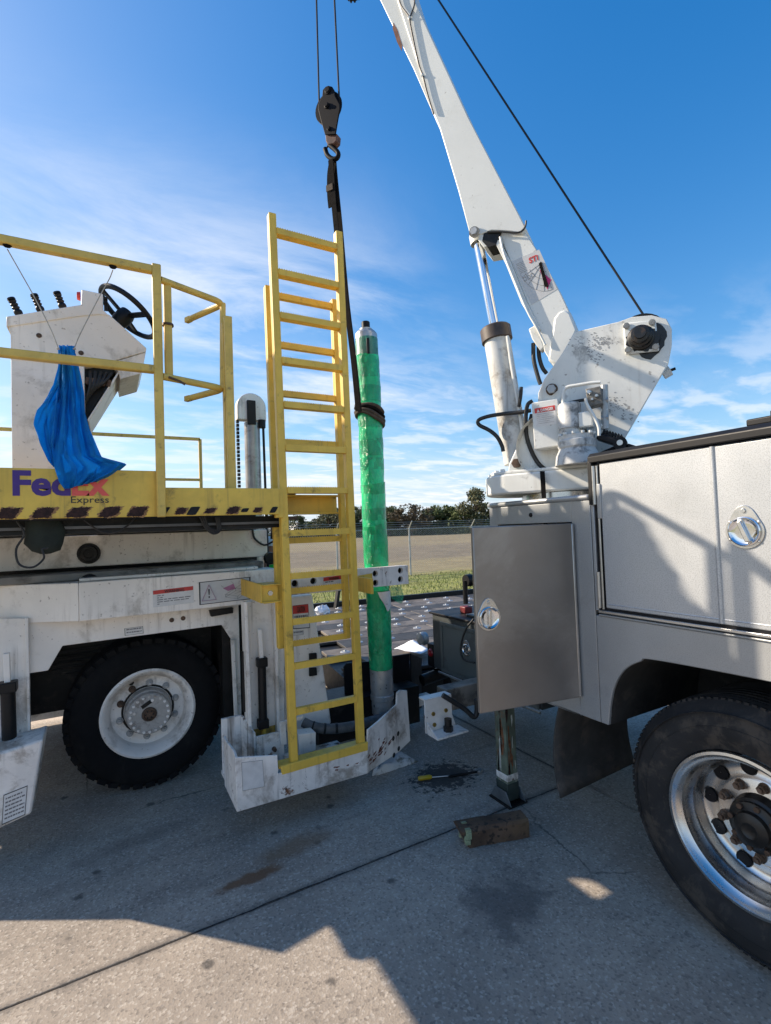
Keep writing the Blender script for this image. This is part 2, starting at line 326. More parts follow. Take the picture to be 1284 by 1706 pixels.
def conc(k):
    oi = k.t.nodes.new('ShaderNodeObjectInfo')
    c = k.mix(k.ramp(k.noise(1.1, 9, .68), .28, .72), (.285, .240, .194), (.475, .402, .322))
    c = k.mix(k.math('MULTIPLY', oi.outputs['Random'], .22), c, (.20, .18, .155))
    mpt = k.t.nodes.new('ShaderNodeMapping'); mpt.inputs['Rotation'].default_value = (0, 0, R(24)); mpt.inputs['Scale'].default_value = (.35, 3.2, 1); k.t.links.new(k.tc, mpt.inputs[0])
    c = k.mix(k.math('MULTIPLY', k.ramp(k.noise(1.6, 7, .7, .2, mpt.outputs[0]), .52, .72), .55), c, (.175, .155, .132))
    c = k.mix(k.math('MULTIPLY', k.ramp(k.noise(7, 6, .7), .45, .7), .35), c, (.235, .205, .172))
    vo = k.t.nodes.new('ShaderNodeTexVoronoi'); vo.inputs['Scale'].default_value = 105; k.t.links.new(k.tc, vo.inputs['Vector'])
    sep = k.t.nodes.new('ShaderNodeSeparateColor'); k.t.links.new(vo.outputs['Color'], sep.inputs[0])
    c = k.mix(k.math('MULTIPLY', k.ramp(sep.outputs[0], .70, .98), .45), c, (.62, .56, .48))      # pale aggregate
    c = k.mix(k.math('MULTIPLY', k.ramp(sep.outputs[1], .72, .98), .42), c, (.085, .075, .067))   # dark aggregate
    c = k.mix(k.math('MULTIPLY', k.ramp(k.noise(60, 3, .6), .52, .70), .28), c, (.15, .138, .125))
    vo2 = k.t.nodes.new('ShaderNodeTexVoronoi'); vo2.inputs['Scale'].default_value = 4.2; vo2.inputs['Randomness'].default_value = 1; k.t.links.new(k.tc, vo2.inputs['Vector'])
    sp2 = k.t.nodes.new('ShaderNodeSeparateColor'); k.t.links.new(vo2.outputs['Color'], sp2.inputs[0])
    dd = k.math('ADD', vo2.outputs['Distance'], k.math('MULTIPLY', k.noise(26, 4), .12))
    c = k.mix(k.math('MULTIPLY', k.math('MULTIPLY', k.ramp(dd, .20, .12), k.ramp(sp2.outputs[2], .5, .55)), .75), c, (.055, .05, .047))  # oil drips
    c = k.mix(k.math('MULTIPLY', k.blob(1.58, 1.84, .34, .24, 30, .8, 7, 2.6), .7), c, (.075, .07, .068))   # old oil patch
    c = k.mix(k.math('MULTIPLY', k.blob(2.02, 2.95, .26, .20, 0, .3, 22, 3.6), .9), c, (.03, .027, .025))   # fresh drips by the pad
    c = k.mix(k.math('MULTIPLY', k.blob(.60, 2.63, .22, .055, 4, .5), .9), c, (.17, .085, .04))     # rusty stain
    c = k.mix(k.math('MULTIPLY', k.blob(.88, 2.76, .30, .11, 8, .8), .7), c, (.20, .125, .07))
    c = k.mix(k.math('MULTIPLY', k.blob(.1, 3.3, .5, .10, 10, .9), .4), c, (.12, .105, .09))
    # hairline cracks
    vc = k.t.nodes.new('ShaderNodeTexVoronoi'); vc.feature = 'DISTANCE_TO_EDGE'; vc.inputs['Scale'].default_value = .55; ad = k.t.nodes.new('ShaderNodeMix'); ad.data_type = 'VECTOR'; ad.inputs['Factor'].default_value = .16; nz = k.t.nodes.new('ShaderNodeTexNoise'); nz.inputs['Scale'].default_value = 2.6; nz.inputs['Detail'].default_value = 8; nz.inputs['Roughness'].default_value = .7; k.t.links.new(k.tc, nz.inputs['Vector']); k.t.links.new(k.tc, ad.inputs['A']); k.t.links.new(nz.outputs['Color'], ad.inputs['B']); k.t.links.new(ad.outputs['Result'], vc.inputs['Vector'])
    c = k.mix(k.math('MULTIPLY', k.math('MULTIPLY', k.ramp(vc.outputs['Distance'], .0045, .0008), k.ramp(k.noise(.8, 3), .46, .56)), .7), c, (.06, .052, .045))
    # grime gathered along the slab joints
    s = k.t.nodes.new('ShaderNodeSeparateXYZ'); k.t.links.new(k.tc, s.inputs[0])
    for sock, line, w_ in ((s.outputs[1], 2.415, .045), (s.outputs[0], 2.745, .03)):
        d = k.math('ABSOLUTE', k.math('SUBTRACT', sock, line), 0)
        d = k.math('ADD', d, k.math('MULTIPLY', k.math('SUBTRACT', k.noise(5, 6, .7), .5), .10))
        c = k.mix(k.math('MULTIPLY', k.ramp(d, w_, .0), .55), c, (.09, .08, .072))
    k.t.links.new(c, k.b.inputs['Base Color']); k.b.inputs['Roughness'].default_value = .86
    bp = k.t.nodes.new('ShaderNodeBump'); bp.inputs['Strength'].default_value = .4; bp.inputs['Distance'].default_value = .003
    k.t.links.new(k.math('ADD', k.noise(150, 4, .7), k.math('MULTIPLY', vo.outputs['Distance'], .8)), bp.inputs['Height']); k.t.links.new(bp.outputs[0], k.b.inputs['Normal'])
concrete = ground_mat('broom finished concrete', conc)
def fieldm(k):
    s = k.t.nodes.new('ShaderNodeSeparateXYZ'); k.t.links.new(k.tc, s.inputs[0])
    y = k.math('ADD', s.outputs[1], k.math('MULTIPLY', k.math('SUBTRACT', k.noise(.35, 6, .65), .5), 5))
    g = k.mix(k.ramp(k.noise(1.6, 8, .7), .32, .68), (.175, .215, .040), (.340, .325, .100))
    straw = k.mix(k.ramp(k.noise(.9, 8, .7), .3, .7), (.25, .195, .095), (.36, .285, .145))
    brown = k.mix(k.ramp(k.noise(.5, 9, .75), .3, .7), (.165, .125, .080), (.275, .215, .135))
    tan_ = k.mix(k.ramp(k.noise(.12, 8, .7), .3, .7), (.235, .180, .100), (.32, .25, .135))
    c = k.mix(k.ramp(y, 15.6, 17.6), g, straw)
    c = k.mix(k.ramp(y, 22.5, 24.5), c, brown)
    c = k.mix(k.ramp(y, 39, 44), c, tan_)
    mp = k.t.nodes.new('ShaderNodeMapping'); mp.inputs['Scale'].default_value = (.5, 2.2, 1); k.t.links.new(k.tc, mp.inputs[0])
    c = k.mix(k.math('MULTIPLY', k.ramp(k.noise(1.1, 8, .72, .3, mp.outputs[0]), .46, .66), .6), c, (.085, .065, .038))
    c = k.mix(k.ramp(k.noise(24, 4, .7), .5, .75, 0., .35), c, (.075, .068, .028))
    k.t.links.new(c, k.b.inputs['Base Color']); k.b.inputs['Roughness'].default_value = .95
    bp = k.t.nodes.new('ShaderNodeBump'); bp.inputs['Strength'].default_value = .9; bp.inputs['Distance'].default_value = .06; k.t.links.new(k.noise(9, 7, .75), bp.inputs['Height']); k.t.links.new(bp.outputs[0], k.b.inputs['Normal'])
field_m = ground_mat('mown field', fieldm)
g = MB(); g.add([(-1500, -1500, -.05), (1500, -1500, -.05), (1500, 1500, -.05), (-1500, 1500, -.05)], [(0, 1, 2, 3)])
tag(g.build('field', field_m, smooth=0), 'flat mown field reaching to the trees', kind='structure')
apron = MB().box(-16.0, 33.0, -12.6, 9.35, -.045, -.014).build('concrete_apron', M('joint filler', (.035, .032, .03), .9), smooth=0)
tag(apron, 'grey concrete apron with sawn joints', kind='structure')
xs = [2.745+6.1*k for k in range(-3, 6)]; ys = [2.415+5.0*k for k in range(-3, 2)]+[9.35]
for i in range(len(xs)-1):
    for j in range(len(ys)-1):
        gp = .0035
        MB().box(xs[i]+gp, xs[i+1]-gp, ys[j]+gp, ys[j+1]-gp, -.03, 0).build('slab', concrete, apron, bevel=.004, smooth=0)
# perished black sealant in the joints in view
sq_ = random.Random(14); sealm = M('perished joint sealant', (.022, .020, .019), .8, var=.4, vs=20, bump=.4)
def sealant(a, b, wmin, wmax, n):
    mb = MB(); d = (V(b)-V(a)); t_ = V((-d.y, d.x, 0)).normalized(); ws = [sq_.uniform(wmin, wmax) for _ in range(n+1)]; os_ = [0]*(n+1)
    for k in range(1, n+1): os_[k] = os_[k-1]*.8+sq_.uniform(-.003, .003)
    for k in range(n+1): p = V(a)+d*k/n+t_*os_[k]; mb.v += [p-t_*ws[k], p+t_*ws[k]*sq_.uniform(.6, 1)]
    mb.f = [(2*k, 2*k+2, 2*k+3, 2*k+1) for k in range(n)]
    mb.build('joint_sealant', sealm, apron, smooth=0)
sealant((-3, 2.415, .0015), (5, 2.415, .0015), .0015, .0055, 420); sealant((2.745, 2.4, .0017), (2.745, 7.4, .0017), .0015, .005, 240)
# short grass along the fence
grass_m = M('grass blades', (.22, .25, .06), .8, var=.45, vs=3)
gm = MB(); rg = random.Random(4)
for k in range(15000):
    x, y = rg.uniform(-4, 17), 9.4+6.6*rg.random()**1.6
    h_ = rg.uniform(.02, .065); a = rg.uniform(0, 6.3); dx, dy = math.cos(a)*.012, math.sin(a)*.012; lx, ly = rg.uniform(-.04, .04), rg.uniform(-.04, .04)
    gm.add([(x-dx, y-dy, -.05), (x+dx, y+dy, -.05), (x+lx, y+ly, -.05+h_+.03)], [(0, 1, 2)])
me = bpy.data.meshes.new('grass_verge'); me.from_pydata([tuple(p) for p in gm.v], [], gm.f); me.materials.append(grass_m)
go = bpy.data.objects.new('grass_verge', me); col.objects.link(go); tag(go, 'short green grass between the apron and the fence', 'grass', kind='stuff')
# chain link fence
FY = 16.2
fen = thing('chain_link_fence', 'galvanised chain link fence with barbed wire arms before the field', 'fence', (9.96, FY, -.05))
px0 = 9.96
for k in range(-4, 6):
    x = px0+3.0*k
    p = MB().cyl((x, FY, -.06), (x, FY, 1.74), .033, n=10).build('post', galv, fen)
    MB().bar((x, FY, 1.72), (x-.02, FY-.26, 2.0), .035, .02).build('barb_arm', galv, p)
MB().tube([(px0-12, FY, 1.70), (px0+15, FY, 1.70)], .018, 6).build('top_rail', galv, fen)
for q in range(3):
    MB().tube([(px0-12, FY-.09-.075*q, 1.80+.08*q), (px0+15, FY-.09-.075*q, 1.80+.08*q)], .006, 4).build('barbed_wire', galv, fen)
fm = MB(); H0, H1, st = -.02, 1.76, .078
xx = px0-12-(H1-H0)
while xx < px0+15:
    for sgn in (1, -1):
        a = (xx if sgn > 0 else xx+(H1-H0), H0); b = (xx+(H1-H0) if sgn > 0 else xx, H1)
        t_ = .0042; y = FY+.035+.003*sgn
        fm.add([(a[0]-t_, y, a[1]), (a[0]+t_, y, a[1]), (b[0]+t_, y, b[1]), (b[0]-t_, y, b[1])], [(0, 1, 2, 3)])
    xx += st
tag(fm.build('wire_mesh', galv, fen, smooth=0), kind='stuff')
# far trees: trunk, limbs and a crown of leaf clumps
bark = M('bark', (.075, .055, .04), .95, var=.3, vs=3)
leafs = [M('leaf dark', (.070, .090, .032), .8, var=.4, vs=.6), M('leaf mid', (.105, .130, .040), .8, var=.4, vs=.6), M('leaf olive', (.125, .125, .058), .8, var=.4, vs=.6), M('leaf brownish', (.125, .100, .060), .85, var=.4, vs=.6)]
def crown_mesh(seed, kind):
    q = random.Random(seed); v, f = [], []
    cl = []
    for k in range(34):
        th = q.uniform(0, 6.283); zf = q.random()
        rad = (.50 if kind == 0 else .36)*math.sqrt(max(.05, 1-(2*zf-1)**2))*q.uniform(.35, 1.05)
        cl.append((rad*math.cos(th), rad*math.sin(th), .22+.74*zf, q.uniform(.09, .20)))
    for (cx_, cy_, cz_, cr_) in cl:
        for k in range(105):
            while True:
                d = V((q.uniform(-1, 1), q.uniform(-1, 1), q.uniform(-1, 1)))
                if d.length < 1: break
            p = V((cx_, cy_, cz_))+V((d.x, d.y, d.z*.75))*cr_
            a = V((q.gauss(0, 1), q.gauss(0, 1), q.gauss(0, 1))).normalized(); b = a.orthogonal().normalized(); c_ = a.cross(b); s_ = q.uniform(.016, .038); o = len(v)
            v += [p+b*s_, p+c_*s_*.7, p-b*s_, p-c_*s_*.7]; f.append((o, o+1, o+2, o+3))
    me = bpy.data.meshes.new('crown'); me.from_pydata([tuple(x) for x in v], [], f); return me
def trunk_mesh(seed):
    q = random.Random(seed); mb = MB(); mb.tube([(0, 0, -.02), (.01, 0, .2), (.0, .015, .45), (.02, 0, .8)], [.028, .022, .016, .006], 7)
    for k in range(7):
        a = q.uniform(0, 6.28); z = q.uniform(.22, .6); L_ = q.uniform(.18, .34)
        mb.tube([(0, 0, z), (math.cos(a)*L_*.5, math.sin(a)*L_*.5, z+.08), (math.cos(a)*L_, math.sin(a)*L_, z+.2)], [.012, .008, .004], 5)
    me = bpy.data.meshes.new('trunk'); me.from_pydata([tuple(p) for p in mb.v], [], mb.f); me.materials.append(bark); return me
crowns = [[crown_mesh(20+i+10*j, j) for i in range(3)] for j in range(2)]; trunks = [trunk_mesh(i) for i in range(3)]
for j in range(2):
    for i in range(3): crowns[j][i].materials.append(leafs[0])
ordn = ['first', 'second', 'third', 'fourth', 'fifth', 'sixth', 'seventh', 'eighth', 'ninth', 'tenth', 'eleventh', 'twelfth', 'thirteenth', 'fourteenth', 'fifteenth', 'sixteenth', 'seventeenth', 'eighteenth', 'nineteenth', 'twentieth', 'twenty-first', 'twenty-second', 'twenty-third', 'twenty-fourth', 'twenty-fifth', 'twenty-sixth']
# (photo x, height, width factor, distance, leaf kind, crown kind)
TR = [(420, 5.5, 1.5, 120, 0, 0), (452, 6.2, 1.4, 118, 1, 0), (497, 5.2, 1.1, 112, 0, 1), (520, 4.0, 1.9, 118, 1, 0), (548, 6.2, 1.15, 110, 2, 0), (566, 6.8, 1.0, 114, 0, 0), (590, 6.9, 1.0, 116, 0, 0), (612, 7.2, 1.0, 116, 0, 0), (632, 6.6, 1.2, 118, 0, 0), (650, 6.9, .8, 112, 0, 1), (664, 5.0, 1.5, 118, 0, 0), (685, 6.8, 1.3, 110, 3, 0), (706, 4.8, 1.6, 116, 0, 0), (722, 6.4, 1.2, 118, 1, 0), (738, 6.9, 1.2, 122, 1, 0), (757, 6.2, 1.5, 118, 1, 0), (776, 5.8, 1.3, 114, 1, 0), (794, 9.6, .95, 112, 2, 1), (815, 6.8, 1.3, 118, 1, 0), (840, 6.2, 1.5, 118, 0, 0), (868, 6.6, 1.3, 116, 1, 0), (900, 6.0, 1.5, 118, 0, 0)]
adj = ['dark', 'mid green', 'olive', 'brownish']
for i, (px, h_, wf, dist, lk, ck) in enumerate(TR):
    d = ray(px, 875); d.z = 0; p = d.normalized()*dist/ (d.normalized().dot(V((math.sin(YAW), math.cos(YAW), 0))))
    lab = 'tallest olive tree, standing above the far tree line at its right end' if i == 17 else '%s %s tree counted from the left in the far tree line' % (ordn[i], adj[lk])
    t = thing('field_tree', lab, 'tree', (p.x, p.y, -.05), 'trees beyond the field'); t['_base'] = (0, 0, 0); del t['_base']
    t.rotation_euler = (0, 0, i*1.7)
    a = bpy.data.objects.new('trunk', trunks[i % 3]); b = bpy.data.objects.new('crown', crowns[ck][i % 3])
    for o in (a, b): col.objects.link(o); o.parent = t
    t.scale = (h_*wf, h_*wf, h_)
    b.material_slots[0].link = 'OBJECT'; b.material_slots[0].material = leafs[lk]
# low undergrowth that closes the tree line
ug = MB(); q = random.Random(8)
hv, hf = [], []
for k in range(16000):
    px = q.uniform(330, 1000); d = ray(px, 875); d.z = 0; d.normalize(); p = d*q.uniform(112, 124)
    z = q.uniform(0, 1)**1.3*2.6*(0.75+.4*math.sin(px*.11)); s_ = q.uniform(.18, .42); a = V((q.gauss(0, 1), q.gauss(0, 1), q.gauss(0, 1))).normalized(); b = a.orthogonal().normalized(); c_ = a.cross(b); o = len(hv); pp = V((p.x, p.y, z))
    hv += [pp+b*s_, pp+c_*s_, pp-b*s_, pp-c_*s_]; hf.append((o, o+1, o+2, o+3))
me = bpy.data.meshes.new('undergrowth'); me.from_pydata([tuple(x) for x in hv], [], hf); me.materials.append(leafs[0])
o = bpy.data.objects.new('undergrowth', me); col.objects.link(o); tag(o, 'dense dark scrub under the far tree line', 'scrub', kind='stuff')
# low pale building far off behind the trees
bp_ = PY(520, 872, 150)
bd = thing('far_shed', 'low white flat roofed shed far behind the left trees', 'building', (bp_.x, 150, -.05))
MB().box(bp_.x-5, bp_.x+6, 150, 158, -.05, 4.4).build('wall', M('pale cladding', (.6, .6, .58), .7), bd); MB().box(bp_.x-5.3, bp_.x+6.3, 149.7, 158.3, 4.4, 4.75).build('roof', M('grey roof', (.35, .36, .37), .6), bd)
# ---------------------------------------------------------------- low cargo deck of ball casters beyond the loader
deckplank = M('worn deck planking', (.15, .128, .107), .6, metal=.2, var=.35, vs=3, dirt=((.05, .045, .042), .85, 3.2, .47), bump=.3, bs=160)
deckdark = M('dark deck planking', (.05, .047, .045), .6, metal=.2, var=.3, vs=5, dirt=((.03, .028, .026), .7, 6, .5), bump=.3, bs=160)
DZ = .34
cdeck = thing('cargo_deck', 'low steel cargo deck studded with casters behind the green cylinder', 'cargo deck', (4.6, 6.2, 0))
th = R(-6.5); ex, ey = V((math.cos(th), math.sin(th), 0)), V((-math.sin(th), math.cos(th), 0)); dO = V((2.05, 4.35, 0))
def dk(a, b, z): return dO+ex*a+ey*b+Z_*z
MB().ob(dk(3.4, 2.1, DZ-.16), ex*3.5, ey*2.15, Z_*.13).build('frame', dark, cdeck)
bmesh_c = MB().lathe([(.001, .010), (.03, .009), (.05, .006), (.058, 0)], (0, 0, 0), Z_, 12)
bmesh_c.lathe([(.001, .024), (.014, .021), (.020, .008)], (0, 0, 0), Z_, 8)
c0 = None
for r_ in range(11):
    b0 = .02+r_*.385
    for seg in range(4):
        a0_ = -.05+seg*1.75+(.3 if r_ % 2 else 0)
        MB().ob(dk(a0_+.86, b0+.165, DZ), ex*.868, ey*.188, Z_*.018).build('deck_plank', deckplank if (r_+seg) % 3 else deckdark, cdeck, bevel=.006)
        for c in range(4):
            p = dk(a0_+.22+c*.43, b0+.165, DZ+.018)
            if c0 is None: c0 = bmesh_c.build('caster', galv, cdeck); c0.location = p
            else:
                o = c0.copy(); col.objects.link(o); o.location = p
MB().bar(dk(-.2, 4.32, DZ+.03), dk(7, 4.32, DZ+.03), .10, .14).build('edge_beam', dark, cdeck, bevel=.008)
for k in range(6): MB().bar(dk(.4+k*1.2, 3.9, DZ), dk(.4+k*1.2, 3.9, 0), .09, .09, up=(1, 0, 0)).build('leg', dark, cdeck)
for k in range(6): MB().bar(dk(.4+k*1.2, .25, DZ), dk(.4+k*1.2, .25, 0), .09, .09, up=(1, 0, 0)).build('leg', dark, cdeck)
pb = dk(1.0, 4.1, DZ)
MB().bar(pb, pb+V((.14, .05, .62)), .06, .06).build('side_stop', dark, cdeck)
# crumpled paper on the deck and plastic on its far edge
def sheet(name, mat, corners, zs, n=9, amp=.02, seed=1):
    q = random.Random(seed); A, B_, C_, D_ = [V(c) for c in corners]; mb = MB(); idx = []
    for j in range(n):
        for i in range(n):
            u, v_ = i/(n-1), j/(n-1); p = A*(1-u)*(1-v_)+B_*u*(1-v_)+C_*u*v_+D_*(1-u)*v_; p = V((p.x, p.y, zs+amp*q.random()*(1 if 0 < i < n-1 else .6))); mb.v.append(p)
    mb.f = [(j*n+i, j*n+i+1, (j+1)*n+i+1, (j+1)*n+i) for j in range(n-1) for i in range(n-1)]
    o = mb.build(name, mat, smooth=60); s_ = o.modifiers.new('s', 'SOLIDIFY'); s_.thickness = .002; return o
pz = DZ+.085
tag(sheet('paper_sheet', paper, [PZ(656, 1081, pz), PZ(700, 1090, pz), PZ(714, 1083, pz), PZ(688, 1066, pz)], pz, 8, .012), 'crumpled white paper lying on the cargo deck beside the green cylinder', 'paper')
fz = PZ(537, 1017, DZ+.1)
fo = MB().ball(fz, .10, 14, (1.3, .8, .8)); rr_ = random.Random(3)
for v_ in fo.v: v_ += V((rr_.uniform(-.02, .02),)*1+(rr_.uniform(-.02, .02), rr_.uniform(-.02, .02)))
tag(fo.build('plastic_bundle', paper, smooth=40), 'small white plastic bundle on the far edge of the cargo deck', 'bundle')
# ================================================================ the cargo loader
LD = thing('cargo_loader', 'white and yellow aircraft cargo loader with operator platform and ladder', 'cargo loader', (.2, 3.6, 0))
DY = 2.90
def slab_poly(pxs, Y, th, name, mat, parent=LD, bevel=.003):
    return MB().prism([PY(a, b, Y) for a, b in pxs], Y_*th).build(name, mat, parent, bevel=bevel)
Z0, Z1, Z2, ZH = 1.857, 2.100, 2.012, 1.912     # deck bottom, tall toe board top, low toe board top, top of the hazard strip
XL, XP, XR = -1.27, .238, .885
tb = MB().box(XL, XP-.012, DY, DY+.012, Z0, Z1).build('toe_board', yellow, LD, bevel=.003)
tb2 = MB().box(XP+.012, XR, DY+.002, DY+.014, Z0, Z2).build('toe_board', yellow, LD, bevel=.003)
MB().box(XP+.012, XR, DY+.014, DY+.06, Z2-.012, Z2).build('toe_flange', yellow, LD, bevel=.002)
MB().box(XL, XR, DY+.014, 3.74, Z0+.03, Z0+.065).build('deck_plate', M('deck tread plate', (.22, .19, .12), .6, var=.3, vs=8, dirt=((.06, .05, .04), .6, 6, .5)), LD)
MB().box(XL, XL+.012, DY+.014, 3.74, Z0, Z1).build('toe_board', yellow, LD)
for z in (Z0+.004,): MB().box(XL, XR, DY+.012, DY+.05, z, z+.01).build('lower_flange', yellow, LD)
hzq = random.Random(5)
def haz(parent, cx_, w_, hgt, mat, slant=.6, rough=.22, z=None, thick=.0025, halo=True):
    if mat is rustm and halo: haz(parent, cx_+1, w_*1.22, hgt*1.12, M('orange rust stain', (.33, .17, .07), .8, var=.35, vs=40), slant, rough*1.3, z, .0012, False)
    a = PY(cx_-w_/2, 855, DY).x; b = PY(cx_+w_/2, 855, DY).x; zc = z or (Z0+ZH)/2; n = 70; c = (a+b)/2; pts = []; lowf = [hzq.uniform(-1, 1) for _ in range(5)]
    for k in range(n):
        an = 2*math.pi*k/n; ca, sa = math.cos(an), math.sin(an); m = max(abs(ca), abs(sa)); ex_, ez_ = ca/m**.75, sa/m**.75
        jit = 1+hzq.uniform(-rough, rough*.6)*.6+rough*.5*sum(lowf[i]*math.sin((i+2)*an+i) for i in range(5))*.5
        pts.append(V((c+((b-a)/2*ex_*.82+ez_*hgt/2*slant)*jit, DY, zc+hgt/2*ez_*jit)))
    MB().prism(pts, -Y_*thick).build('hazard_stripe', mat, parent, smooth=0)
for cx_, w_ in ((-40, 36), (14, 36), (72, 36), (130, 36), (183, 33), (229, 30)): haz(tb, cx_, w_+3, .052, rustm)
for cx_, w_, mt, hh in ((276, 9, blackp, .045), (301, 20, rustm, .036), (322, 20, blackp, .046), (350, 19, rustm, .03), (388, 22, rustm, .042), (408, 14, blackp, .022), (429, 15, rustm, .028), (456, 12, blackp, .036)): haz(tb2, cx_, w_, hh, mt, rough=.03 if mt is blackp else .28)
def fit_text(s, p0, w_, h_, mat, parent, bold=0, nrm=None, xd=X_, yd=Z_, name='lettering', lift=.001):
    o = text(s, (0, 0, 0), (1, 0, 0), (0, 1, 0), 1, mat, None, bold, name, 0)
    xs_ = [v_.co.x for v_ in o.data.vertices]; x0, x1 = min(xs_), max(xs_); sx = w_/(x1-x0); sy = h_/.70
    xd, yd = V(xd).normalized(), V(yd).normalized(); n = xd.cross(yd)
    for v_ in o.data.vertices: v_.co = V(p0)+xd*((v_.co.x-x0)*sx)+yd*(v_.co.y*sy)+n*(lift+(0.0012 if v_.co.z > 0 else 0))
    attach(o, parent); return o
zb_ = PY(21, 824, DY).z; q0, q1, q2 = PY(21, 824, DY).x, PY(118, 824, DY).x, PY(181, 824, DY).x
fit_text('Fed', V((q0, DY, zb_)), q1-q0, .113, purple, tb, .035)
fit_text('Ex', V((q1+.004, DY, zb_)), q2-q1, .113, orange, tb, .035)
fit_text('Express', V((q1, DY, PY(118, 838, DY).z)), q2-q1, .033, label_k, tb, .0)
# guard rails
zt, zm = PY(130, 429, DY).z, PY(130, 604, DY).z
def rail(name, a, b, s=.042, mat=yellow_rail): return MB().bar(a, b, s, s).build(name, mat, LD, bevel=.007)
MB().box(XP-.022, XP+.022, DY-.046, DY-.001, Z0-.004, PY(258, 445, DY).z).build('guard_post', yellow_rail, LD, bevel=.006)
MB().box(XL, XL+.044, DY-.046, DY-.001, Z0, zt).build('guard_post', yellow_rail, LD, bevel=.006)
rail('top_rail', (XL, DY-.024, zt), (XP-.02, DY-.024, zt)); rail('mid_rail', (XL, DY-.024, zm), (XP-.02, DY-.024, zm))
# bent gate basket beside the post
def bent(z_, ex, ey, sx_, sy_):
    e = PZ(ex, ey, z_); s0 = PZ(sx_, sy_, z_); a0 = V((XP+.02, DY-.02, z_)); d1 = (e-a0).normalized(); d2 = (s0-e).normalized()
    arc = [(e-d1*.07)*(1-t)**2+e*2*t*(1-t)+(e+d2*.07)*t*t for t in (0, .15, .3, .45, .6, .75, .9, 1)]
    return [a0]+arc+[s0]
g0, g1 = PY(262, 462, DY).z-.02, PY(262, 620, DY).z-.02; g2, g3 = PY(368, 503, DY).z-.02, PY(366, 645, DY).z
gz = (PY(262, 462, DY).z-.02, PY(262, 622, DY).z-.02)
for z_, q_ in ((gz[0], (374, 506, 318, 531)), (gz[1], (374, 648, 318, 663))):
    pts = bent(z_, *q_); gt = MB().tube(pts, .019, 10).build('gate_bar', yellow_rail, LD)
    MB().bar(pts[-1], pts[-1]+(pts[-1]-pts[-2]).normalized()*.05, .03, .034).build('gate_end', yellow_rail, gt, bevel=.004)
ge0, ge1 = PZ(371, 506, gz[0]), PZ(371, 648, gz[1]); MB().tube([ge1, ge0], .017, 10).build('gate_upright', yellow_rail, LD)
MB().box(XP+.035, XP+.075, DY-.01, DY+.03, g1, g0-.01).build('gate_upright', yellow_rail, LD, bevel=.005)
MB().lathe([(.001, 0), (.03, 0), (.03, .012), (.001, .012)], V((XP+.055, DY+.01, PY(270, 541, DY).z)), Z_, 10).build('hinge_washer', rustnut, LD)
MB().tube([V((XP+.05, DY-.03, g1-.01)), V((XP+.10, DY-.045, g1-.03)), V((XP+.13, DY-.045, g1-.045))], .007, 6).build('latch_pin', rustnut, LD)
MB().box(PY(378, 700, 2.94).x, PY(391, 700, 2.94).x, 2.94, 2.975, Z2-.02, PY(385, 527, 2.94).z).build('channel_post', yellow_rail, LD, bevel=.003)
MB().box(PY(378, 700, 2.94).x-.006, PY(378, 700, 2.94).x+.012, 2.975, 3.02, Z2-.02, PY(385, 534, 2.94).z).build('channel_flange', yellow_rail, LD, bevel=.003)
# thin rail along the far side of the machine
FRY = 5.6
fr = [PY(-60, 713, FRY), PY(333, 732, FRY)]; zf = fr[1].z
MB().bar((fr[0].x, FRY, zf), (fr[1].x, FRY, zf), .03, .03).build('far_rail', yellow_rail, LD); MB().bar((fr[1].x, FRY, zf), (fr[1].x, FRY, 1.95), .03, .03, up=(1, 0, 0)).build('far_post', yellow_rail, LD)
zf2 = PY(300, 799, FRY).z; MB().bar((fr[0].x, FRY, zf2), (fr[1].x, FRY, zf2), .026, .026).build('far_rail', yellow_rail, LD)
MB().box(-1.3, 1.2, 5.1, 5.75, 1.80, 1.95).build('far_walkway', dark, LD)
# ---- operator console
CY0, CY1 = 3.30, 3.74
cons = MB().prism([PY(a, b, CY0) for a, b in ((18, 600), (17.5, 555), (12, 540), (135, 520), (182, 524), (244, 580), (243, 586), (181, 604), (141, 611))], Y_*(CY1-CY0)).build('console', white, LD, bevel=.004)
cb = PY(20, 775, CY0); MB().box(cb.x, PY(141, 650, CY0).x, CY0+.002, CY1-.01, Z0+.06, PY(60, 598, CY0).z).build('console_column', white, LD, bevel=.004)
MB().prism([PY(a, b, CY0-.006) for a, b in ((10.5, 527), (135, 507.5), (136, 482), (171.5, 489.5), (171.5, 515.5), (182, 526), (165, 524), (130, 527.5), (10.5, 545))], Y_*(CY1-CY0+.012)).build('cover', white, cons, bevel=.005)
MB().prism([PY(a, b, CY0+.004) for a, b in ((243, 587), (238, 611), (233, 623), (200, 632), (197, 618), (182, 605))], Y_*(CY1-CY0-.01)).build('nose_tray', white, cons, bevel=.003)
MB().prism([PY(a, b, CY0+.01) for a, b in ((196.5, 619), (198.5, 622), (148, 702), (145.5, 699))], Y_*.40).build('kick_panel', white, cons, bevel=.002)
MB().prism([PY(a, b, CY0+.05) for a, b in ((141, 611), (194, 612), (146, 696), (141, 690))], Y_*.3).build('valve_bay', dark, cons)
for k in range(5):
    a, b = (150+k*9, 618+k*1), (142+k*2.5, 672-k*5)
    MB().tube(curve_pts([PY(a[0], a[1], CY0+.03), PY((a[0]+b[0])/2+4, (a[1]+b[1])/2, CY0+.0), PY(b[0], b[1], CY0+.03)], 10), .009, 6).build('hose', hosem, cons)
    MB().cyl(PY(a[0]-3, a[1]+12, CY0+.015), PY(a[0]-6, a[1]+22, CY0+.015), .013, n=8).build('fitting', rustnut, cons)
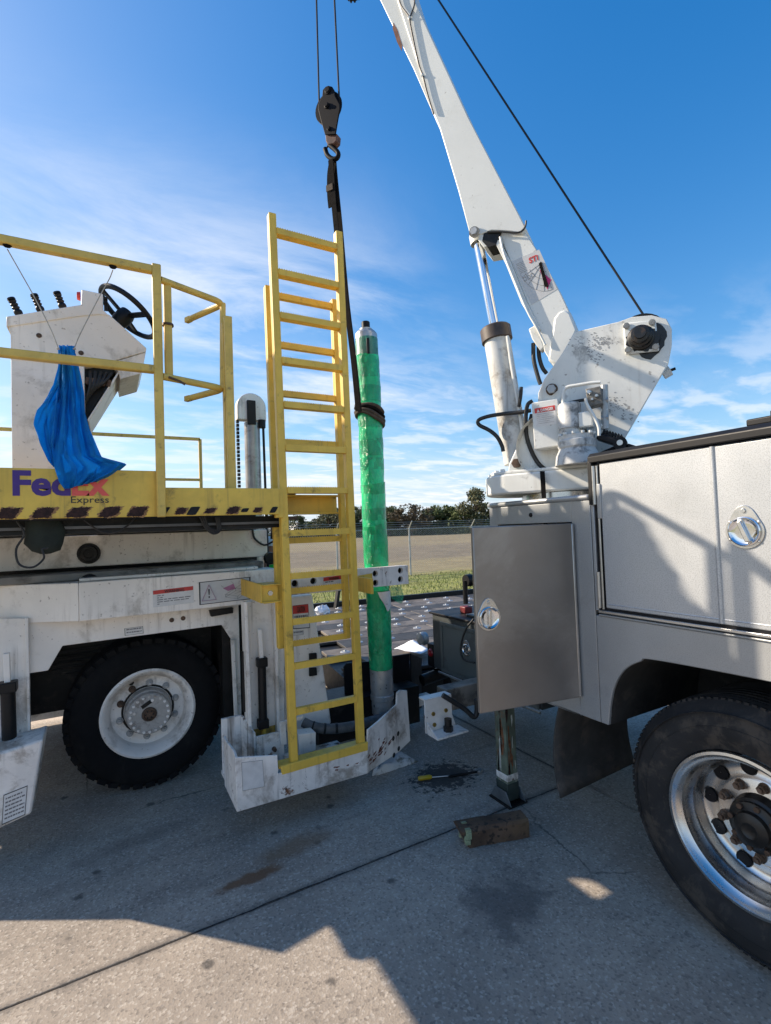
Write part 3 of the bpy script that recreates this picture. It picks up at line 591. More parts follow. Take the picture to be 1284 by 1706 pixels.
for (bx, by), (tx, ty) in (((32, 524), (17.5, 496)), ((68, 518), (56, 490)), ((105, 513), (94, 486))):
    b_, t_ = PY(bx, by, 3.45), PY(tx, ty, 3.45); ax = t_-b_; L_ = ax.length; prof = [(.008, -.03), (.020, 0), (.022, .01)]
    for k in range(4): prof += [(.021, .02+k*L_*.19), (.0145, .02+k*L_*.19+L_*.08)]
    prof += [(.021, L_*.86), (.02, L_*.97), (.001, L_)]
    MB().lathe(prof, b_, ax, 12).build('control_lever', plastic, cons, smooth=50)
MB().lathe([(.001, .02), (.022, .018), (.026, 0)], PY(134, 494, 3.42), -X_, 12).build('knob', label_r, cons)
for k in range(3): MB().box(PY(173, 500, 3.4).x, PY(173, 500, 3.4).x+.02, 3.36, 3.42, PY(173, 500+k*7, 3.4).z-.007, PY(173, 500+k*7, 3.4).z+.005).build('switch', plastic, cons)
sc_, sn = PY(214, 521, 3.47), V((.60, .10, .79)).normalized()
e1 = sn.orthogonal().normalized(); e2 = sn.cross(e1)
sw = MB().tube([sc_+(e1*math.cos(2*math.pi*k/40)+e2*math.sin(2*math.pi*k/40))*.185 for k in range(40)], .0165, 10, closed=True).build('steering_wheel', plastic, cons)
for k in range(3):
    an = 2*math.pi*k/3+.5; d = e1*math.cos(an)+e2*math.sin(an); MB().bar(sc_+d*.02-sn*.03, sc_+d*.178, .035, .014, up=tuple(sn)).build('spoke', plastic, sw, bevel=.004)
MB().lathe([(.001, .01), (.045, .005), (.052, -.02), (.050, -.075), (.03, -.12), (.028, -.20), (.001, -.2)], sc_-sn*.01, sn, 16).build('steering_hub', plastic, sw)
for a, b in ((65, 559), (135, 588)): MB().lathe([(.001, .006), (.012, .005), (.014, 0)], PY(a, b, CY0), -Y_, 10).build('fixing', rustnut, cons)
# ---- ladders
def ladder(Yf, xl0, xl1, wd, ztop_l, ztop_r, zbot, rungs, rw, tw, td):
    la = bpy.data.objects.new('ladder', None); col.objects.link(la); attach(la, LD); la['_base'] = None; del la['_base']
    def xat(z): return xl1+(xl0-xl1)*(z-zbot)/(ztop_l-zbot)
    for off, zt_ in ((0, ztop_l), (wd, ztop_r)):
        p0, p1 = V((xat(zbot)+off, Yf, zbot)), V((xat(zt_)+off, Yf, zt_))
        MB().bar(p0, p1, td, tw, up=(1, 0, 0)).build('side_rail', yellow, la, bevel=.005)
    for z in rungs:
        x = xat(z); mb = MB().box(x+tw/2, x+wd-tw/2, Yf-rw/2, Yf+rw/2, z-.030, z)
        mb.box(x+tw/2, x+wd-tw/2, Yf-rw/2, Yf-rw/2+.004, z, z+.007)
        n = 26
        for k in range(n):
            xa = x+tw/2+(wd-tw)*(k+.15)/n; xb_ = xa+(wd-tw)/n*.5; mb.prism([(xa, Yf-rw/2, z+.007), (xb_, Yf-rw/2, z+.007), ((xa+xb_)/2, Yf-rw/2, z+.013)], Y_*.004)
        for xe in (x+tw/2, x+wd-tw/2):
            for j in range(5): mb.ball((xe, Yf-rw/2, z-.028+j*.007), .0045, 6)
        mb.build('rung', yellow, la, smooth=0)
    return la
LYF = 2.96
rz = [PY(464, y, LYF).z for y in (386, 453, 524, 598, 671, 743, 814, 886, 958, 1035, 1110, 1187)]
xa_, xb_ = PY(454, 400, LYF).x, PY(489, 1255, LYF).x
zb1 = PY(490, 1268, LYF).z
la1 = ladder(LYF, PY(452, 358, LYF).x, PY(489, 1268, LYF).x, .448, PY(449, 357, LYF).z, PY(560, 387, LYF).z, zb1-.05, rz, .055, .046, .05)
rz2 = [PY(458, y, 3.1).z for y in (490, 571, 652, 733, 814, 899, 984, 1073)]
la2 = ladder(3.10, .905, .925, .46, PY(447, 478, 3.1).z, PY(553, 500, 3.1).z, PY(465, 1080, 3.1).z, rz2, .035, .036, .05)
def pxp(pts, Y): return [PY(a, b, Y) for a, b in pts]
# channel that ties the ladder head to the deck
ch = MB(); cz0, cz1 = PY(525, 857, 3.2).z, PY(525, 826, 3.2).z; cx0, cx1 = .93, 1.385
ch.box(cx0, cx1, 3.2, 3.21, cz0, cz1); ch.box(cx0, cx1, 3.13, 3.2, cz1-.01, cz1); ch.box(cx0, cx1, 3.13, 3.2, cz0, cz0+.01); ch.box(cx0, cx0+.05, 3.13, 3.2, cz0, cz1)
ch.build('ladder_channel', yellow, LD, bevel=.002)
MB().box(1.02, 1.07, 3.14, 3.19, cz1, cz1+.05).build('hanger_block', rustnut, LD, bevel=.003); MB().box(.97, 1.07, 3.12, 3.2, cz0-.035, cz0-.012).build('hanger_plate', rustnut, LD, bevel=.003)
MB().box(XR-.02, XR+.03, DY+.02, DY+.05, Z0-.02, Z2).build('deck_end_post', yellow, LD, bevel=.004)
# ---- chassis side
BY = 3.55
k0, k1 = PY(132, 1037, BY), PY(132, 981, BY); xr_ = PY(462, 1000, BY).x; zbm, ztm = PY(300, 1018, BY).z, PY(300, 958.5, BY).z
lf = PZ(0, 1040, zbm); dl = (V((lf.x, lf.y, 0))-V((k0.x, BY, 0))); far = V((k0.x, BY, 0))+dl*1.7
bmn = MB().prism([V((k0.x, BY, zbm)), V((xr_, BY, zbm)), V((xr_, BY, ztm)), V((k0.x, BY, ztm))], Y_*.22).build('side_beam', white, LD, bevel=.006)
MB().prism([V((k0.x-.001, BY+.001, zbm)), V((far.x, far.y, zbm)), V((far.x, far.y+.2, zbm)), V((k0.x-.001, BY+.22, zbm))], Z_*(ztm-zbm)).build('side_beam', white, LD, bevel=.006)
MB().box(-.95, xr_-.05, BY+.16, 4.0, ztm+.003, ztm+.05).build('beam_shelf', M('grimy grey plate', (.22, .215, .20), .6, var=.2, vs=5, dirt=((.05, .045, .04), .8, 6, .48)), LD, bevel=.006)
MB().box(k0.x, xr_-.12, BY+.05, BY+.16, ztm+.002, ztm+.02).build('beam_cap', white, LD, bevel=.004)
AY = 3.72
slab_poly(((44, 1020), (47, 1122), (80, 1117), (104, 1076), (369, 1041), (387, 1068), (393, 1215), (403, 1215), (397, 1000)), AY, .02, 'arch_plate', white)
slab_poly(((-160, 1030), (44, 1030), (48, 1240), (-160, 1262)), AY-.02, .02, 'side_plate', white)
slab_poly(((41, 1030), (47, 1030), (51, 1238), (46, 1238)), AY-.045, .03, 'plate_flange', white)
slab_poly(((385, 1066), (391, 1066), (397, 1215), (392, 1215)), AY-.03, .03, 'plate_flange', white)
for a, b in ((286, 1033), (305, 1030)): MB().lathe([(.001, .008), (.014, .007), (.016, 0)], PY(a, b, AY), -Y_, 12).build('fixing', rustnut, LD)
MB().prism(pxp(((347, 1016), (386, 1011), (386, 1020), (350, 1026)), AY-.002), -Y_*.05).build('marker_lamp', dark, LD, bevel=.004)
# labels on the beam and plate
def label(pxs, Y, parent, head=None, lines=5, frame=False, mat=label_w, headtext=None, headmat=label_r, name='warning_label'):
    """printed label: corner pixels clockwise from top left, on the plane Y"""
    tl, tr, br, bl = [PY(a, b, Y) for a, b in pxs]; L0 = MB().prism([tl, tr, br, bl], -Y_*.002).build(name, mat, parent, smooth=0)
    def P(u, v_): return tl*(1-u)*(1-v_)+tr*u*(1-v_)+br*u*v_+bl*(1-u)*v_
    if head: MB().prism([P(0.01, .01)-Y_*.002, P(.99, .01)-Y_*.002, P(.99, head)-Y_*.002, P(.01, head)-Y_*.002], -Y_*.001).build('print_header', headmat, L0, smooth=0)
    if headtext:
        a, b = P(.5-.032*len(headtext), (head or .2)*.86)-Y_*.003, P(.5+.038*len(headtext), (head or .2)*.86)-Y_*.003
        fit_text(headtext, a, (b-a).length, (P(0, 0)-P(0, head or .2)).length*.68, label_k, L0, .02)
    q = random.Random(len(pxs)+int(tl.x*1000)); mb = MB(); v0 = (head or .06)+.08
    for k in range(lines):
        va = v0+(.94-v0)*k/lines; vb = va+(.94-v0)/lines*.38; u = .10
        while u < .90:
            u2 = min(.92, u+q.uniform(.05, .16)); mb.prism([P(u, va)-Y_*.002, P(u2, va)-Y_*.002, P(u2, vb)-Y_*.002, P(u, vb)-Y_*.002], -Y_*.0006); u = u2+.025
            if q.random() < .08: break
    if lines: mb.build('print_lines', M('grey text print', (.16, .15, .15), .6), L0, smooth=0)
    if frame:
        mb = MB()
        for (ua, va, ub, vb) in ((0, 0, 1, .03), (0, .97, 1, 1), (0, 0, .025, 1), (.975, 0, 1, 1)): mb.prism([P(ua, va)-Y_*.0022, P(ub, va)-Y_*.0022, P(ub, vb)-Y_*.0022, P(ua, vb)-Y_*.0022], -Y_*.0008)
        mb.build('print_border', label_k, L0, smooth=0)
    return L0, P
label(((254, 984), (322, 976), (323, 1004), (255, 1012)), BY, bmn, .24, 5, headtext='WARNING')
L1, P1 = label(((331, 970), (417, 961), (417, 998), (332, 1008)), BY, bmn, None, 0, True, label_g, name='pictogram_label')
def tri(P, pts, mat, par, lift=.0025): MB().prism([P(*p)-Y_*lift for p in pts], -Y_*.0008).build('print_symbol', mat, par, smooth=0)
for a, b in (((.05, .84), (.185, .16)), ((.185, .16), (.32, .84)), ((.32, .84), (.05, .84))):
    pa, pb_ = P1(*a)-Y_*.003, P1(*b)-Y_*.003; MB().bar(pa, pb_, .0015, .012, up=(0, -1, 0)).build('print_symbol', label_p, L1, smooth=0)
tri(P1, ((.17, .35), (.20, .35), (.195, .60), (.178, .60)), label_k, L1); tri(P1, ((.175, .65), (.198, .65), (.198, .74), (.175, .74)), label_k, L1)
tri(P1, ((.45, .38), (.66, .22), (.70, .46), (.55, .52)), label_p, L1)
q = random.Random(2); sk = MB()
def seg(a, b): sk.bar(P1(*a)-Y_*.0028, P1(*b)-Y_*.0028, .0008, .0028, up=(0, -1, 0))
base_ = [(.50, .78), (.70, .55), (.93, .66), (.74, .92)]
for i in range(4): seg(base_[i], base_[(i+1) % 4]); a = base_[i]; seg((a[0], a[1]-.12), (base_[(i+1) % 4][0], base_[(i+1) % 4][1]-.12)); seg(a, (a[0], a[1]-.12))
for a, b in (((.70, .43), (.88, .20)), ((.88, .20), (.98, .30)), ((.98, .30), (.93, .54)), ((.42, .24), (.46, .36)), ((.60, .08), (.66, .22)), ((.78, .12), (.76, .25)), ((.74, .50), (.95, .40)), ((.68, .68), (.86, .58))): seg(a, b)
sk.build('print_drawing', label_k, L1, smooth=0)
label(((207, 1047), (238, 1043), (239, 1055), (208, 1059)), AY, LD, None, 2, True, name='data_plate')
# arm, pin and underside
AR = 3.9
arm = MB().box(-.93, PY(445, 900, AR).x, AR, AR+.13, PY(200, 941, AR).z, PY(200, 890, AR).z).build('scissor_arm', white, LD, bevel=.006)
MB().lathe([(.001, .035), (.028, .034), (.030, .045), (.05, .045), (.055, .03), (.068, .028), (.070, 0)], PY(148, 922, AR), -Y_, 24).build('pivot_pin', dark, arm)
MB().lathe([(.001, .035), (.05, .035), (.055, .02), (.060, .018), (.062, 0)], PY(149, 972, BY+.17), -Y_, 24).build('pivot_pin', dark, LD)
for x0_, x1_, y0_, y1_ in ((-1.2, -.25, 3.05, 4.2), (-.08, .96, 3.05, 4.2), (-.25, -.08, 3.05, 3.74), (-.25, -.08, 3.97, 4.2)): MB().box(x0_, x1_, y0_, y1_, Z0-.075, Z0-.004).build('deck_frame', dark, LD)  # gap between the boxes is added to let a sun patch through
MB().box(-1.2, .97, 3.02, 3.05, Z0-.052, Z0-.038).build('frame_edge', M('grey steel edge', (.12, .12, .12), .5, var=.3), LD)
MB().cyl(PY(455, 898, AR-.02), PY(455, 866, AR-.02), .022, n=10).build('arm_knuckle', dark, LD)
MB().lathe([(.001, .05), (.045, .045), (.05, 0)], PY(449, 930, AR), -Y_, 16).build('arm_roller', dark, LD)
MB().tube(curve_pts([PY(420, 880, AR-.01), PY(424, 897, AR-.01), PY(440, 908, AR-.01), PY(455, 902, AR-.01)], 14), .008, 6).build('hose', hosem, LD)
MB().box(-1.05, .9, 4.25, 4.4, .55, 1.5).build('inner_frame', dark, LD); MB().box(-2.7, 1.0, 5.78, 5.82, .06, 1.95).build('far_shade_plate', white, LD); MB().box(1.0, 1.55, 5.78, 5.82, .06, 2.15).build('far_shade_plate', white, LD); MB().box(-.95, 1.10, 4.30, 5.7, 1.52, 2.11).build('sun_block_frame', dark, LD); MB().box(.70, .98, 3.80, 4.3, .35, 1.25).build('inner_frame', dark, LD)  # lift box and far plates are unseen, sized to block sun under the loader
MB().box(-1.05, -.62, 3.9, 5.2, .4, 1.1).build('engine_block', dark, LD); MB().cyl((.218, 4.2, .52), (.218, 5.9, .52), .13, n=14).build('axle', dark, LD)
for k in range(7):
    z = PY(110, 1082+k*9, 4.35).z; MB().tube([(-.6, 4.2+.02*k, z), (.1, 4.22, z+.02)], .010, 5).build('pipe', hosem, LD)
# bag and cables slung below the deck
bag = MB(); bc = PY(74, 868, 3.02)
bag.lathe([(.075, 0), (.085, -.05), (.083, -.11), (.06, -.15), (.02, -.165), (.001, -.166)], bc, Z_, 14)
for v_ in bag.v: v_.y = bc.y+(v_.y-bc.y)*.5; v_.x += .006*math.sin(v_.z*60)
tag(bag.build('tool_bag', M('dark green canvas', (.016, .022, .017), .9, var=.3, vs=12, bump=.3), None, smooth=60), 'dark green bag slung under the yellow platform edge', 'bag')
MB().tube(curve_pts([PY(28, 868, 2.99), PY(40, 890, 2.99), PY(27, 915, 2.99), PY(32, 940, 2.99), PY(55, 945, 2.99), PY(73, 930, 2.99), PY(70, 915, 2.99), PY(80, 912, 2.99), PY(78, 890, 3.0)], 40), .0055, 6).build('loop_cable', hosem, LD)
for k in range(3): MB().tube(curve_pts([PY(333+4*k, 860, 3.0), PY(343+2*k, 880-k, 3.0), PY(356+k, 889-k*3, 3.0), PY(367-k*2, 882, 3.0), PY(364-k*2, 862, 3.0)], 20), .007, 6).build('hose_loop', hosem, LD)
MB().tube(curve_pts([PY(140, 866, 3.0), PY(165, 884, 3.0), PY(190, 888, 3.0), PY(212, 876, 3.0), PY(226, 861, 3.0)], 20), .005, 6).build('loop_cable', hosem, LD)
# ---- wheel
def tyre_profile(Rr, rim, w_, ribs=0):
    p = [(rim, -.02), (rim+.012, .004), (rim+.05, .020), (rim+(Rr-rim)*.45, .030), (rim+(Rr-rim)*.75, .016), (Rr-.035, -.004), (Rr-.012, -.022), (Rr, -.045)]
    if ribs:
        st_ = (w_-.09)/ribs
        for k in range(ribs):
            a = -.045-k*st_
            if k: p += [(Rr, a-.0), ]
            p += [(Rr, a-st_*.78), (Rr-.012, a-st_*.80), (Rr-.012, a-st_*.98)]
    p += [(Rr, -w_+.045), (Rr-.03, -w_+.01), (rim+(Rr-rim)*.5, -w_-.02), (rim, -w_+.03)]
    return p
def grp(name, parent):
    o = bpy.data.objects.new(name, None); col.objects.link(o); attach(o, parent); return o
WC, WR, WRIM = V((.218, 3.924, .5196)), .5196, .2956
wh = grp('wheel', LD); ax = -Y_
MB().lathe(tyre_profile(WR-.004, WRIM, .27), WC, ax, 72).build('tyre', rubber, wh, smooth=40)
tr = MB()
for k in range(40):
    for sd in (0, 1):
        an = 2*math.pi*(k+.5*sd)/40; e = V((math.cos(an), 0, math.sin(an))); tg = V((-math.sin(an), 0, math.cos(an)))
        tr.ob(WC+e*(WR-.0235)+Y_*(.060+.135*sd), e*.018, tg*.030+Y_*.006*(1-2*sd), Y_*.062)
tr.build('tread_lugs', rubber, wh, bevel=.004); 
MB().lathe([(WRIM+.004, -.012), (WRIM+.010, .012), (WRIM-.004, .020), (WRIM-.018, .012), (WRIM-.03, -.012), (WRIM-.045, -.03), (WRIM-.052, -.055), (WRIM-.058, -.085), (WRIM-.075, -.094), (.20, -.098), (.165, -.088), (.001, -.088)], WC, ax, 56).build('rim', white, wh, smooth=35)
def rad(k, n, r, a, off=0): an = 2*math.pi*k/n+off; return WC+V((math.cos(an)*r, 0, math.sin(an)*r))+ax*a
for k in range(10):
    p = rad(k, 10, .187, -.093, .25); n_ = MB().cyl(p, p+ax*.01, .024, n=12); hexnut(n_, p+ax*.01, ax, .018, .026); n_.cyl(p+ax*.036, p+ax*.05, .010, n=8); n_.build('lug_nut', rustnut if k in (4, 3) else galv, wh, bevel=.001)
hub = MB().lathe([(.155, -.09), (.150, -.02), (.142, -.012), (.140, .026), (.134, .034), (.05, .036), (.046, .03), (.001, .03)], WC, ax, 40).build('hub', M('hub grey paint', (.44, .41, .37), .5, var=.15, vs=14, dirt=((.15, .12, .1), .7, 14, .5), bump=.3, bs=50), wh)
MB().lathe([(.157, -.088), (.168, -.0865), (.172, -.0875)], WC, ax, 40).build('hub_shadow_ring', dark, wh)  # dark ring stands in for the shadow around the hub base
for k in range(20): p = rad(k, 20, .121, .034); MB().cyl(p, p+ax*.012, .0095, n=6).build('hub_bolt', white_worn, hub)
MB().lathe([(.046, .03), (.046, .046), (.036, .05), (.032, .042), (.001, .042)], WC, ax, 20).build('hub_centre', rustnut, hub)
for k in range(6): p = rad(k, 6, .024, .042); MB().cyl(p, p+ax*.008, .006, n=6).build('hub_bolt', dark, hub)
MB().ob(rad(1, 2.6, .073, .038, -.6), V((.03, 0, .017)), V((-.006, 0, .011)), Y_*.002).build('hub_tag', dark, hub)
for an in (1.35, 2.9): MB().lathe([(.001, .01), (.008, .01), (.012, .004), (.013, 0)], WC+V((math.cos(an)*.095, 0, math.sin(an)*.095))+ax*.035, ax, 10).build('fill_plug', white, hub)
p = WC+V((math.cos(2.05)*.228, 0, math.sin(2.05)*.228))+ax*(-.092); MB().lathe([(.001, .002), (.018, .002), (.018, 0)], p, ax, 14).build('hand_hole', dark, wh)
MB().cyl((.218, 5.5, .52), (.218, 5.77, .52), .515, n=40).build('far_tyre', rubber, LD)
# ---- stabiliser tray at the foot of the ladder
BF = 2.92
fw = MB().prism(pxp(((391, 1262), (462, 1258), (464, 1289), (613, 1246), (612, 1289), (395, 1353)), BF), Y_*.014).build('tray_front', white_worn, LD, bevel=.004)
xc = PY(393, 1300, BF).x; ztp = PY(391, 1262, BF).z; zbt = PY(395, 1353, BF).z; bk = PX(372, 1226, xc)
MB().prism([V((xc, BF+.002, zbt)), V((xc, BF+.002, ztp)), V((xc, BF+.06, ztp+.015)), V((xc, bk.y-.04, bk.z-.01)), V((xc, bk.y, bk.z)), V((xc, bk.y, zbt))], X_*.014).build('tray_side', white_worn, LD, bevel=.004)
lipz = PY(540, 1268, BF).z
MB().prism([PY(470, 1291, BF-.004), PY(613, 1250, BF-.004), PY(613, 1236, BF-.004), PY(468, 1277, BF-.004)], Y_*.02).build('tread_lip', yellow, LD, bevel=.003)
MB().box(xc+.25, 1.40, BF+.016, BF+.11, PY(540, 1262, BF).z-.006, PY(540, 1262, BF).z+.006).build('tread_plate', yellow, LD, bevel=.003)
MB().box(xc+.01, 1.42, BF+.015, 3.42, zbt+.01, zbt+.03).build('tray_floor', white_worn, LD)
MB().box(xc+.01, xc+.13, 3.36, 3.385, zbt+.03, ztp+.07).build('tray_back', white_worn, LD, bevel=.003)
MB().prism([V((xc+.13, 3.36, zbt+.03)), V((xc+.13, 3.36, ztp+.07)), V((xc+.17, 3.20, ztp+.0)), V((xc+.17, 3.20, zbt+.03))], X_*.014).build('tray_gusset', white_worn, LD)
gb = MB().box(xc+.185, xc+.36, 3.18, 3.2, zbt+.02, ztp-.02).build('tray_web', white_worn, LD, bevel=.003)
MB().lathe([(.001, .03), (.012, .03), (.014, .0)], PY(456, 1247, 3.18), -Y_, 10).build('web_bolt', rustnut, LD)
slab_poly(((497, 1224), (526, 1220), (526, 1250), (499, 1257)), 3.16, .1, 'foot_block', white_worn)
slab_poly(((466, 1203), (505, 1192), (505, 1198), (476, 1206), (478, 1240), (468, 1242)), 3.15, .02, 'foot_frame', white)
p0, p1 = V((1.412, BF, 0)), V((1.898, 3.19, 0)); dn = (p1-p0).normalized(); nn_ = V((dn.y, -dn.x, 0))
ang = [PN(a, b, p0, nn_) for a, b in ((613, 1216), (630, 1202), (661, 1173.5), (662, 1154), (667, 1149.5), (678, 1150), (682, 1209), (683.5, 1234), (664, 1253), (640, 1269), (617, 1284), (612, 1289))]
aw = MB().prism(ang, -nn_*.014).build('tray_wing', white_worn, LD, bevel=.003)
for a, b in ((656, 1258), (664, 1247), (655, 1230), (663, 1222)): MB().lathe([(.001, .001), (.017, .001), (.017, 0)], PN(a, b, p0, nn_), nn_, 12).build('wing_hole', dark, aw)
rq = random.Random(9)
redrust = M('red brown rust', (.15, .040, .022), .9, var=.5, vs=60)
for k in range(34):
    if k > 4: tt = rq.random(); cpx = (614+36*tt+rq.gauss(0, 2), 1262-26*tt+rq.gauss(0, 5+4*(1-tt)))
    c = PN(*cpx, p0, nn_) if k > 4 else PY(rq.uniform(515, 606), 1300-rq.uniform(20, 30)-.0, BF)
    nrm = nn_ if k > 4 else -Y_; tdir = dn if k > 4 else X_; w_ = rq.uniform(.006, .028); pts = []; sl3 = .35 if k > 4 else 0
    if k <= 4: c = V((c.x, BF, PY(560, 1279, BF).z+rq.uniform(-.03, .012)))
    for j in range(14):
        an = 2*math.pi*j/14; s_ = rq.uniform(.5, 1.2); pts.append(c+tdir*math.cos(an)*w_*s_+Z_*(math.sin(an)*.005*s_+sl3*math.cos(an)*w_*s_))
    MB().prism(pts, nrm*(.0008+.00004*k)).build('rust_patch', redrust, fw if k <= 4 else aw, smooth=0)
lz = label(((402, 1270), (437, 1266), (440, 1310), (404, 1317)), BF, fw, None, 0, False, name='faded_label'); 
pts = [lz[1](*p)-Y_*.003 for p in ((0, 0), (1, 0), (1, 1), (0, 1))]; mb = MB()
for i in range(4): mb.bar(pts[i], pts[(i+1) % 4], .0008, .002, up=(0, -1, 0))
mb.build('print_border', M('grey text print', (.16, .15, .15), .6), lz[0], smooth=0)
# column with gas strut
CYP = 3.36
slab_poly(((404, 1003), (472, 996), (474, 1232), (420, 1246)), CYP, .03, 'column_plate', white)
slab_poly(((407, 1003), (412, 1003), (421, 1247), (415, 1250)), CYP-.10, .1, 'column_flange', white)
slab_poly(((456, 998), (461, 998), (467, 1228), (462, 1230)), CYP-.05, .05, 'column_flange', white)
def strut(a, b, c, Y, r1, r2):
    s_ = grp('gas_strut', LD)
    MB().bar(PY(*a, Y), PY(*b, Y), r1*2, r1*2, up=(1, 0, 0)).build('strut_rod', white, s_, bevel=.003)
    MB().cyl(PY(*b, Y)+Z_*.03, PY(*c, Y), r2, n=14).build('strut_body', plastic, s_, smooth=40)
    for p in (PY(*b, Y)+Z_*.02, PY(*c, Y)): MB().box(p.x-r2*1.25, p.x+r2*1.25, Y-r2*1.1, Y+r2*1.1, p.z-.03, p.z+.03).build('strut_clevis', plastic, s_, bevel=.006)
strut((432, 1048), (436, 1108), (438, 1205), CYP-.06, .013, .027)
strut((11, 1088), (13, 1150), (16, 1246), AY-.09, .015, .036)
MB().cyl(PY(405, 1085, CYP-.02), PY(408, 1185, CYP-.02), .014, n=8).build('spare_strut', plastic, LD)
slab_poly(((421, 1216), (462, 1207), (463, 1235), (422, 1243)), CYP-.008, .006, 'strut_bracket', M('ochre paint', (.42, .28, .06), .6, var=.3, vs=8, dirt=((.1, .07, .04), .7, 8, .5)))
slab_poly(((438, 1205), (443, 1204), (444, 1236), (439, 1237)), CYP-.06, .05, 'strut_lug', yellow)
# caution column behind the ladder
KY = 3.44
kp = slab_poly(((466, 996), (520, 990), (533, 1075), (552, 1204), (545, 1211), (508, 1214), (480, 1222)), KY, .10, 'tapered_column', white, bevel=.01)
label(((487, 1009), (513, 1006), (516, 1046), (488, 1048)), KY, kp, .36, 2, True, headtext='CAUTION', name='caution_label')
label(((487, 1052), (505, 1050), (505, 1057), (487, 1059)), KY, kp, None, 1, True, name='position_label')
for b in (1096, 1120): MB().prism(pxp(((514, b-8), (526, b-9), (527, b+4), (514, b+6)), KY), -Y_*.02).build('rubber_catch', plastic, kp, bevel=.004)
MB().tube(curve_pts([PY(505, 1203, 3.34), PY(520, 1210, 3.30), PY(545, 1214, 3.26), PY(580, 1211, 3.22), PY(612, 1203, 3.25), PY(650, 1192, 3.4)], 26), .033, 12).build('wrapped_hose', M('taped hose', (.10, .10, .10), .7, var=.4, vs=14, bump=.3), LD, smooth=60)
for t_ in (.25, .45, .62): 
    c = curve_pts([PY(505, 1203, 3.34), PY(520, 1210, 3.30), PY(545, 1214, 3.26), PY(580, 1211, 3.22), PY(612, 1203, 3.25)], 40); i = int(t_*40); MB().cyl(c[i], c[i+1]+(c[i+1]-c[i])*.2, .036, n=12).build('hose_clamp', dark, LD)
# bored crossbeam that carries the ladder brackets
KB = 3.20
bz0, bz1 = PY(680, 972.5, KB).z, PY(680, 941.5, KB).z; bx0, bx1 = PY(472, 990, KB).x, PY(680, 960, KB).x
hl = [(PY(a, b, KB).x-bx0, PY(a, b, KB).z-bz0, .0225) for a, b in ((491, 972), (522, 968), (625, 955.5), (625.5, 971), (667, 950.5), (667, 965))]
cbm = plate_holes('crossbeam', [(0, 0), (bx1-bx0, 0), (bx1-bx0, bz1-bz0), (0, bz1-bz0)], hl, (bx0, KB, bz0), X_, Z_, .03, white_worn, LD, .003)
for x, z, r in hl: MB().lathe([(r, -.030), (r+.002, -.06), (.012, -.062), (.011, -.05), (.001, -.05)], V((bx0+x, KB, bz0+z)), -Y_, 14).build('recessed_bolt', dark, LD)
MB().box(bx0, bx1, KB+.062, KB+.10, bz0, bz1-.004).build('crossbeam_back', white_worn, LD, bevel=.004)
label(((538, 962), (572, 957.5), (572, 971), (538, 975)), KB, cbm, .5, 1, headtext='WARNING')
yb = MB().prism(pxp(((597, 959), (620, 955), (621, 981), (598, 986)), KB-.008), Y_*.006).build('ladder_bracket', yellow, LD, bevel=.002)
MB().box(PY(598, 970, KB).x-.02, PY(598, 970, KB).x, LYF+.02, KB, PY(600, 984, KB).z, PY(600, 960, KB).z).build('ladder_bracket_arm', yellow, LD, bevel=.002)
hexnut(MB(), PY(612, 969, KB-.008), -Y_, .014, .012).build('bracket_bolt', zinc, yb)
lbk = MB(); lx0, lx1 = PY(418, 985, 3.25).x, PY(474, 985, 3.0).x
lz0, lz1 = PY(440, 1004, 3.05).z, PY(440, 973, 3.05).z
lbk.box(lx1-.13, lx1-.03, 3.04, 3.05, lz0, lz1); lbk.box(lx1-.13, lx1-.02, 3.0, 3.16, lz1-.008, lz1); lbk.box(lx1-.13, lx1-.02, 3.0, 3.16, lz0, lz0+.008); lbk.box(lx1-.14, lx1-.13, 3.03, BY, lz0, lz1)
lb = lbk.build('ladder_bracket', yellow, LD, bevel=.002); hexnut(MB(), V((lx1-.08, 3.04, (lz0+lz1)/2)), -Y_, .016, .012).build('bracket_bolt', zinc, lb)
# outer stabiliser box at the left
LB = 3.42
lb_ = slab_poly(((-90, 1272), (8, 1252), (72, 1231), (52, 1356), (8, 1377), (-90, 1420)), LB, .25, 'stabiliser_box', white_worn, bevel=.012)
label(((6, 1324), (46, 1308), (42, 1357), (3, 1374)), LB, lb_, None, 6, True, name='instruction_label')
# dark pocket plates that held the cylinder
for pts, Y in ((((573, 1112), (578, 1105), (640, 1100), (645, 1215), (578, 1215)), 3.75), (((655, 1093), (682, 1089), (684, 1185), (657, 1190)), 3.78)): slab_poly(pts, Y, .02, 'pocket_plate', blackp)
a, b, c, d = PY(682, 1089, 3.78), PY(684, 1185, 3.78), PY(700, 1180, 4.0), PY(700, 1098, 4.0)
MB().prism([a, b, c, d], X_*.015).build('pocket_plate', blackp, LD)
MB().box(1.35, 2.25, 3.6, 3.95, .12, .42).build('pocket_base', dark, LD)
slab_poly(((672, 1170), (720, 1158), (720, 1170), (676, 1185)), 3.7, .1, 'cross_member', white_worn)
slab_poly(((684, 1225), (735, 1208), (735, 1214), (690, 1232)), 3.7, .1, 'cross_member', white_worn)
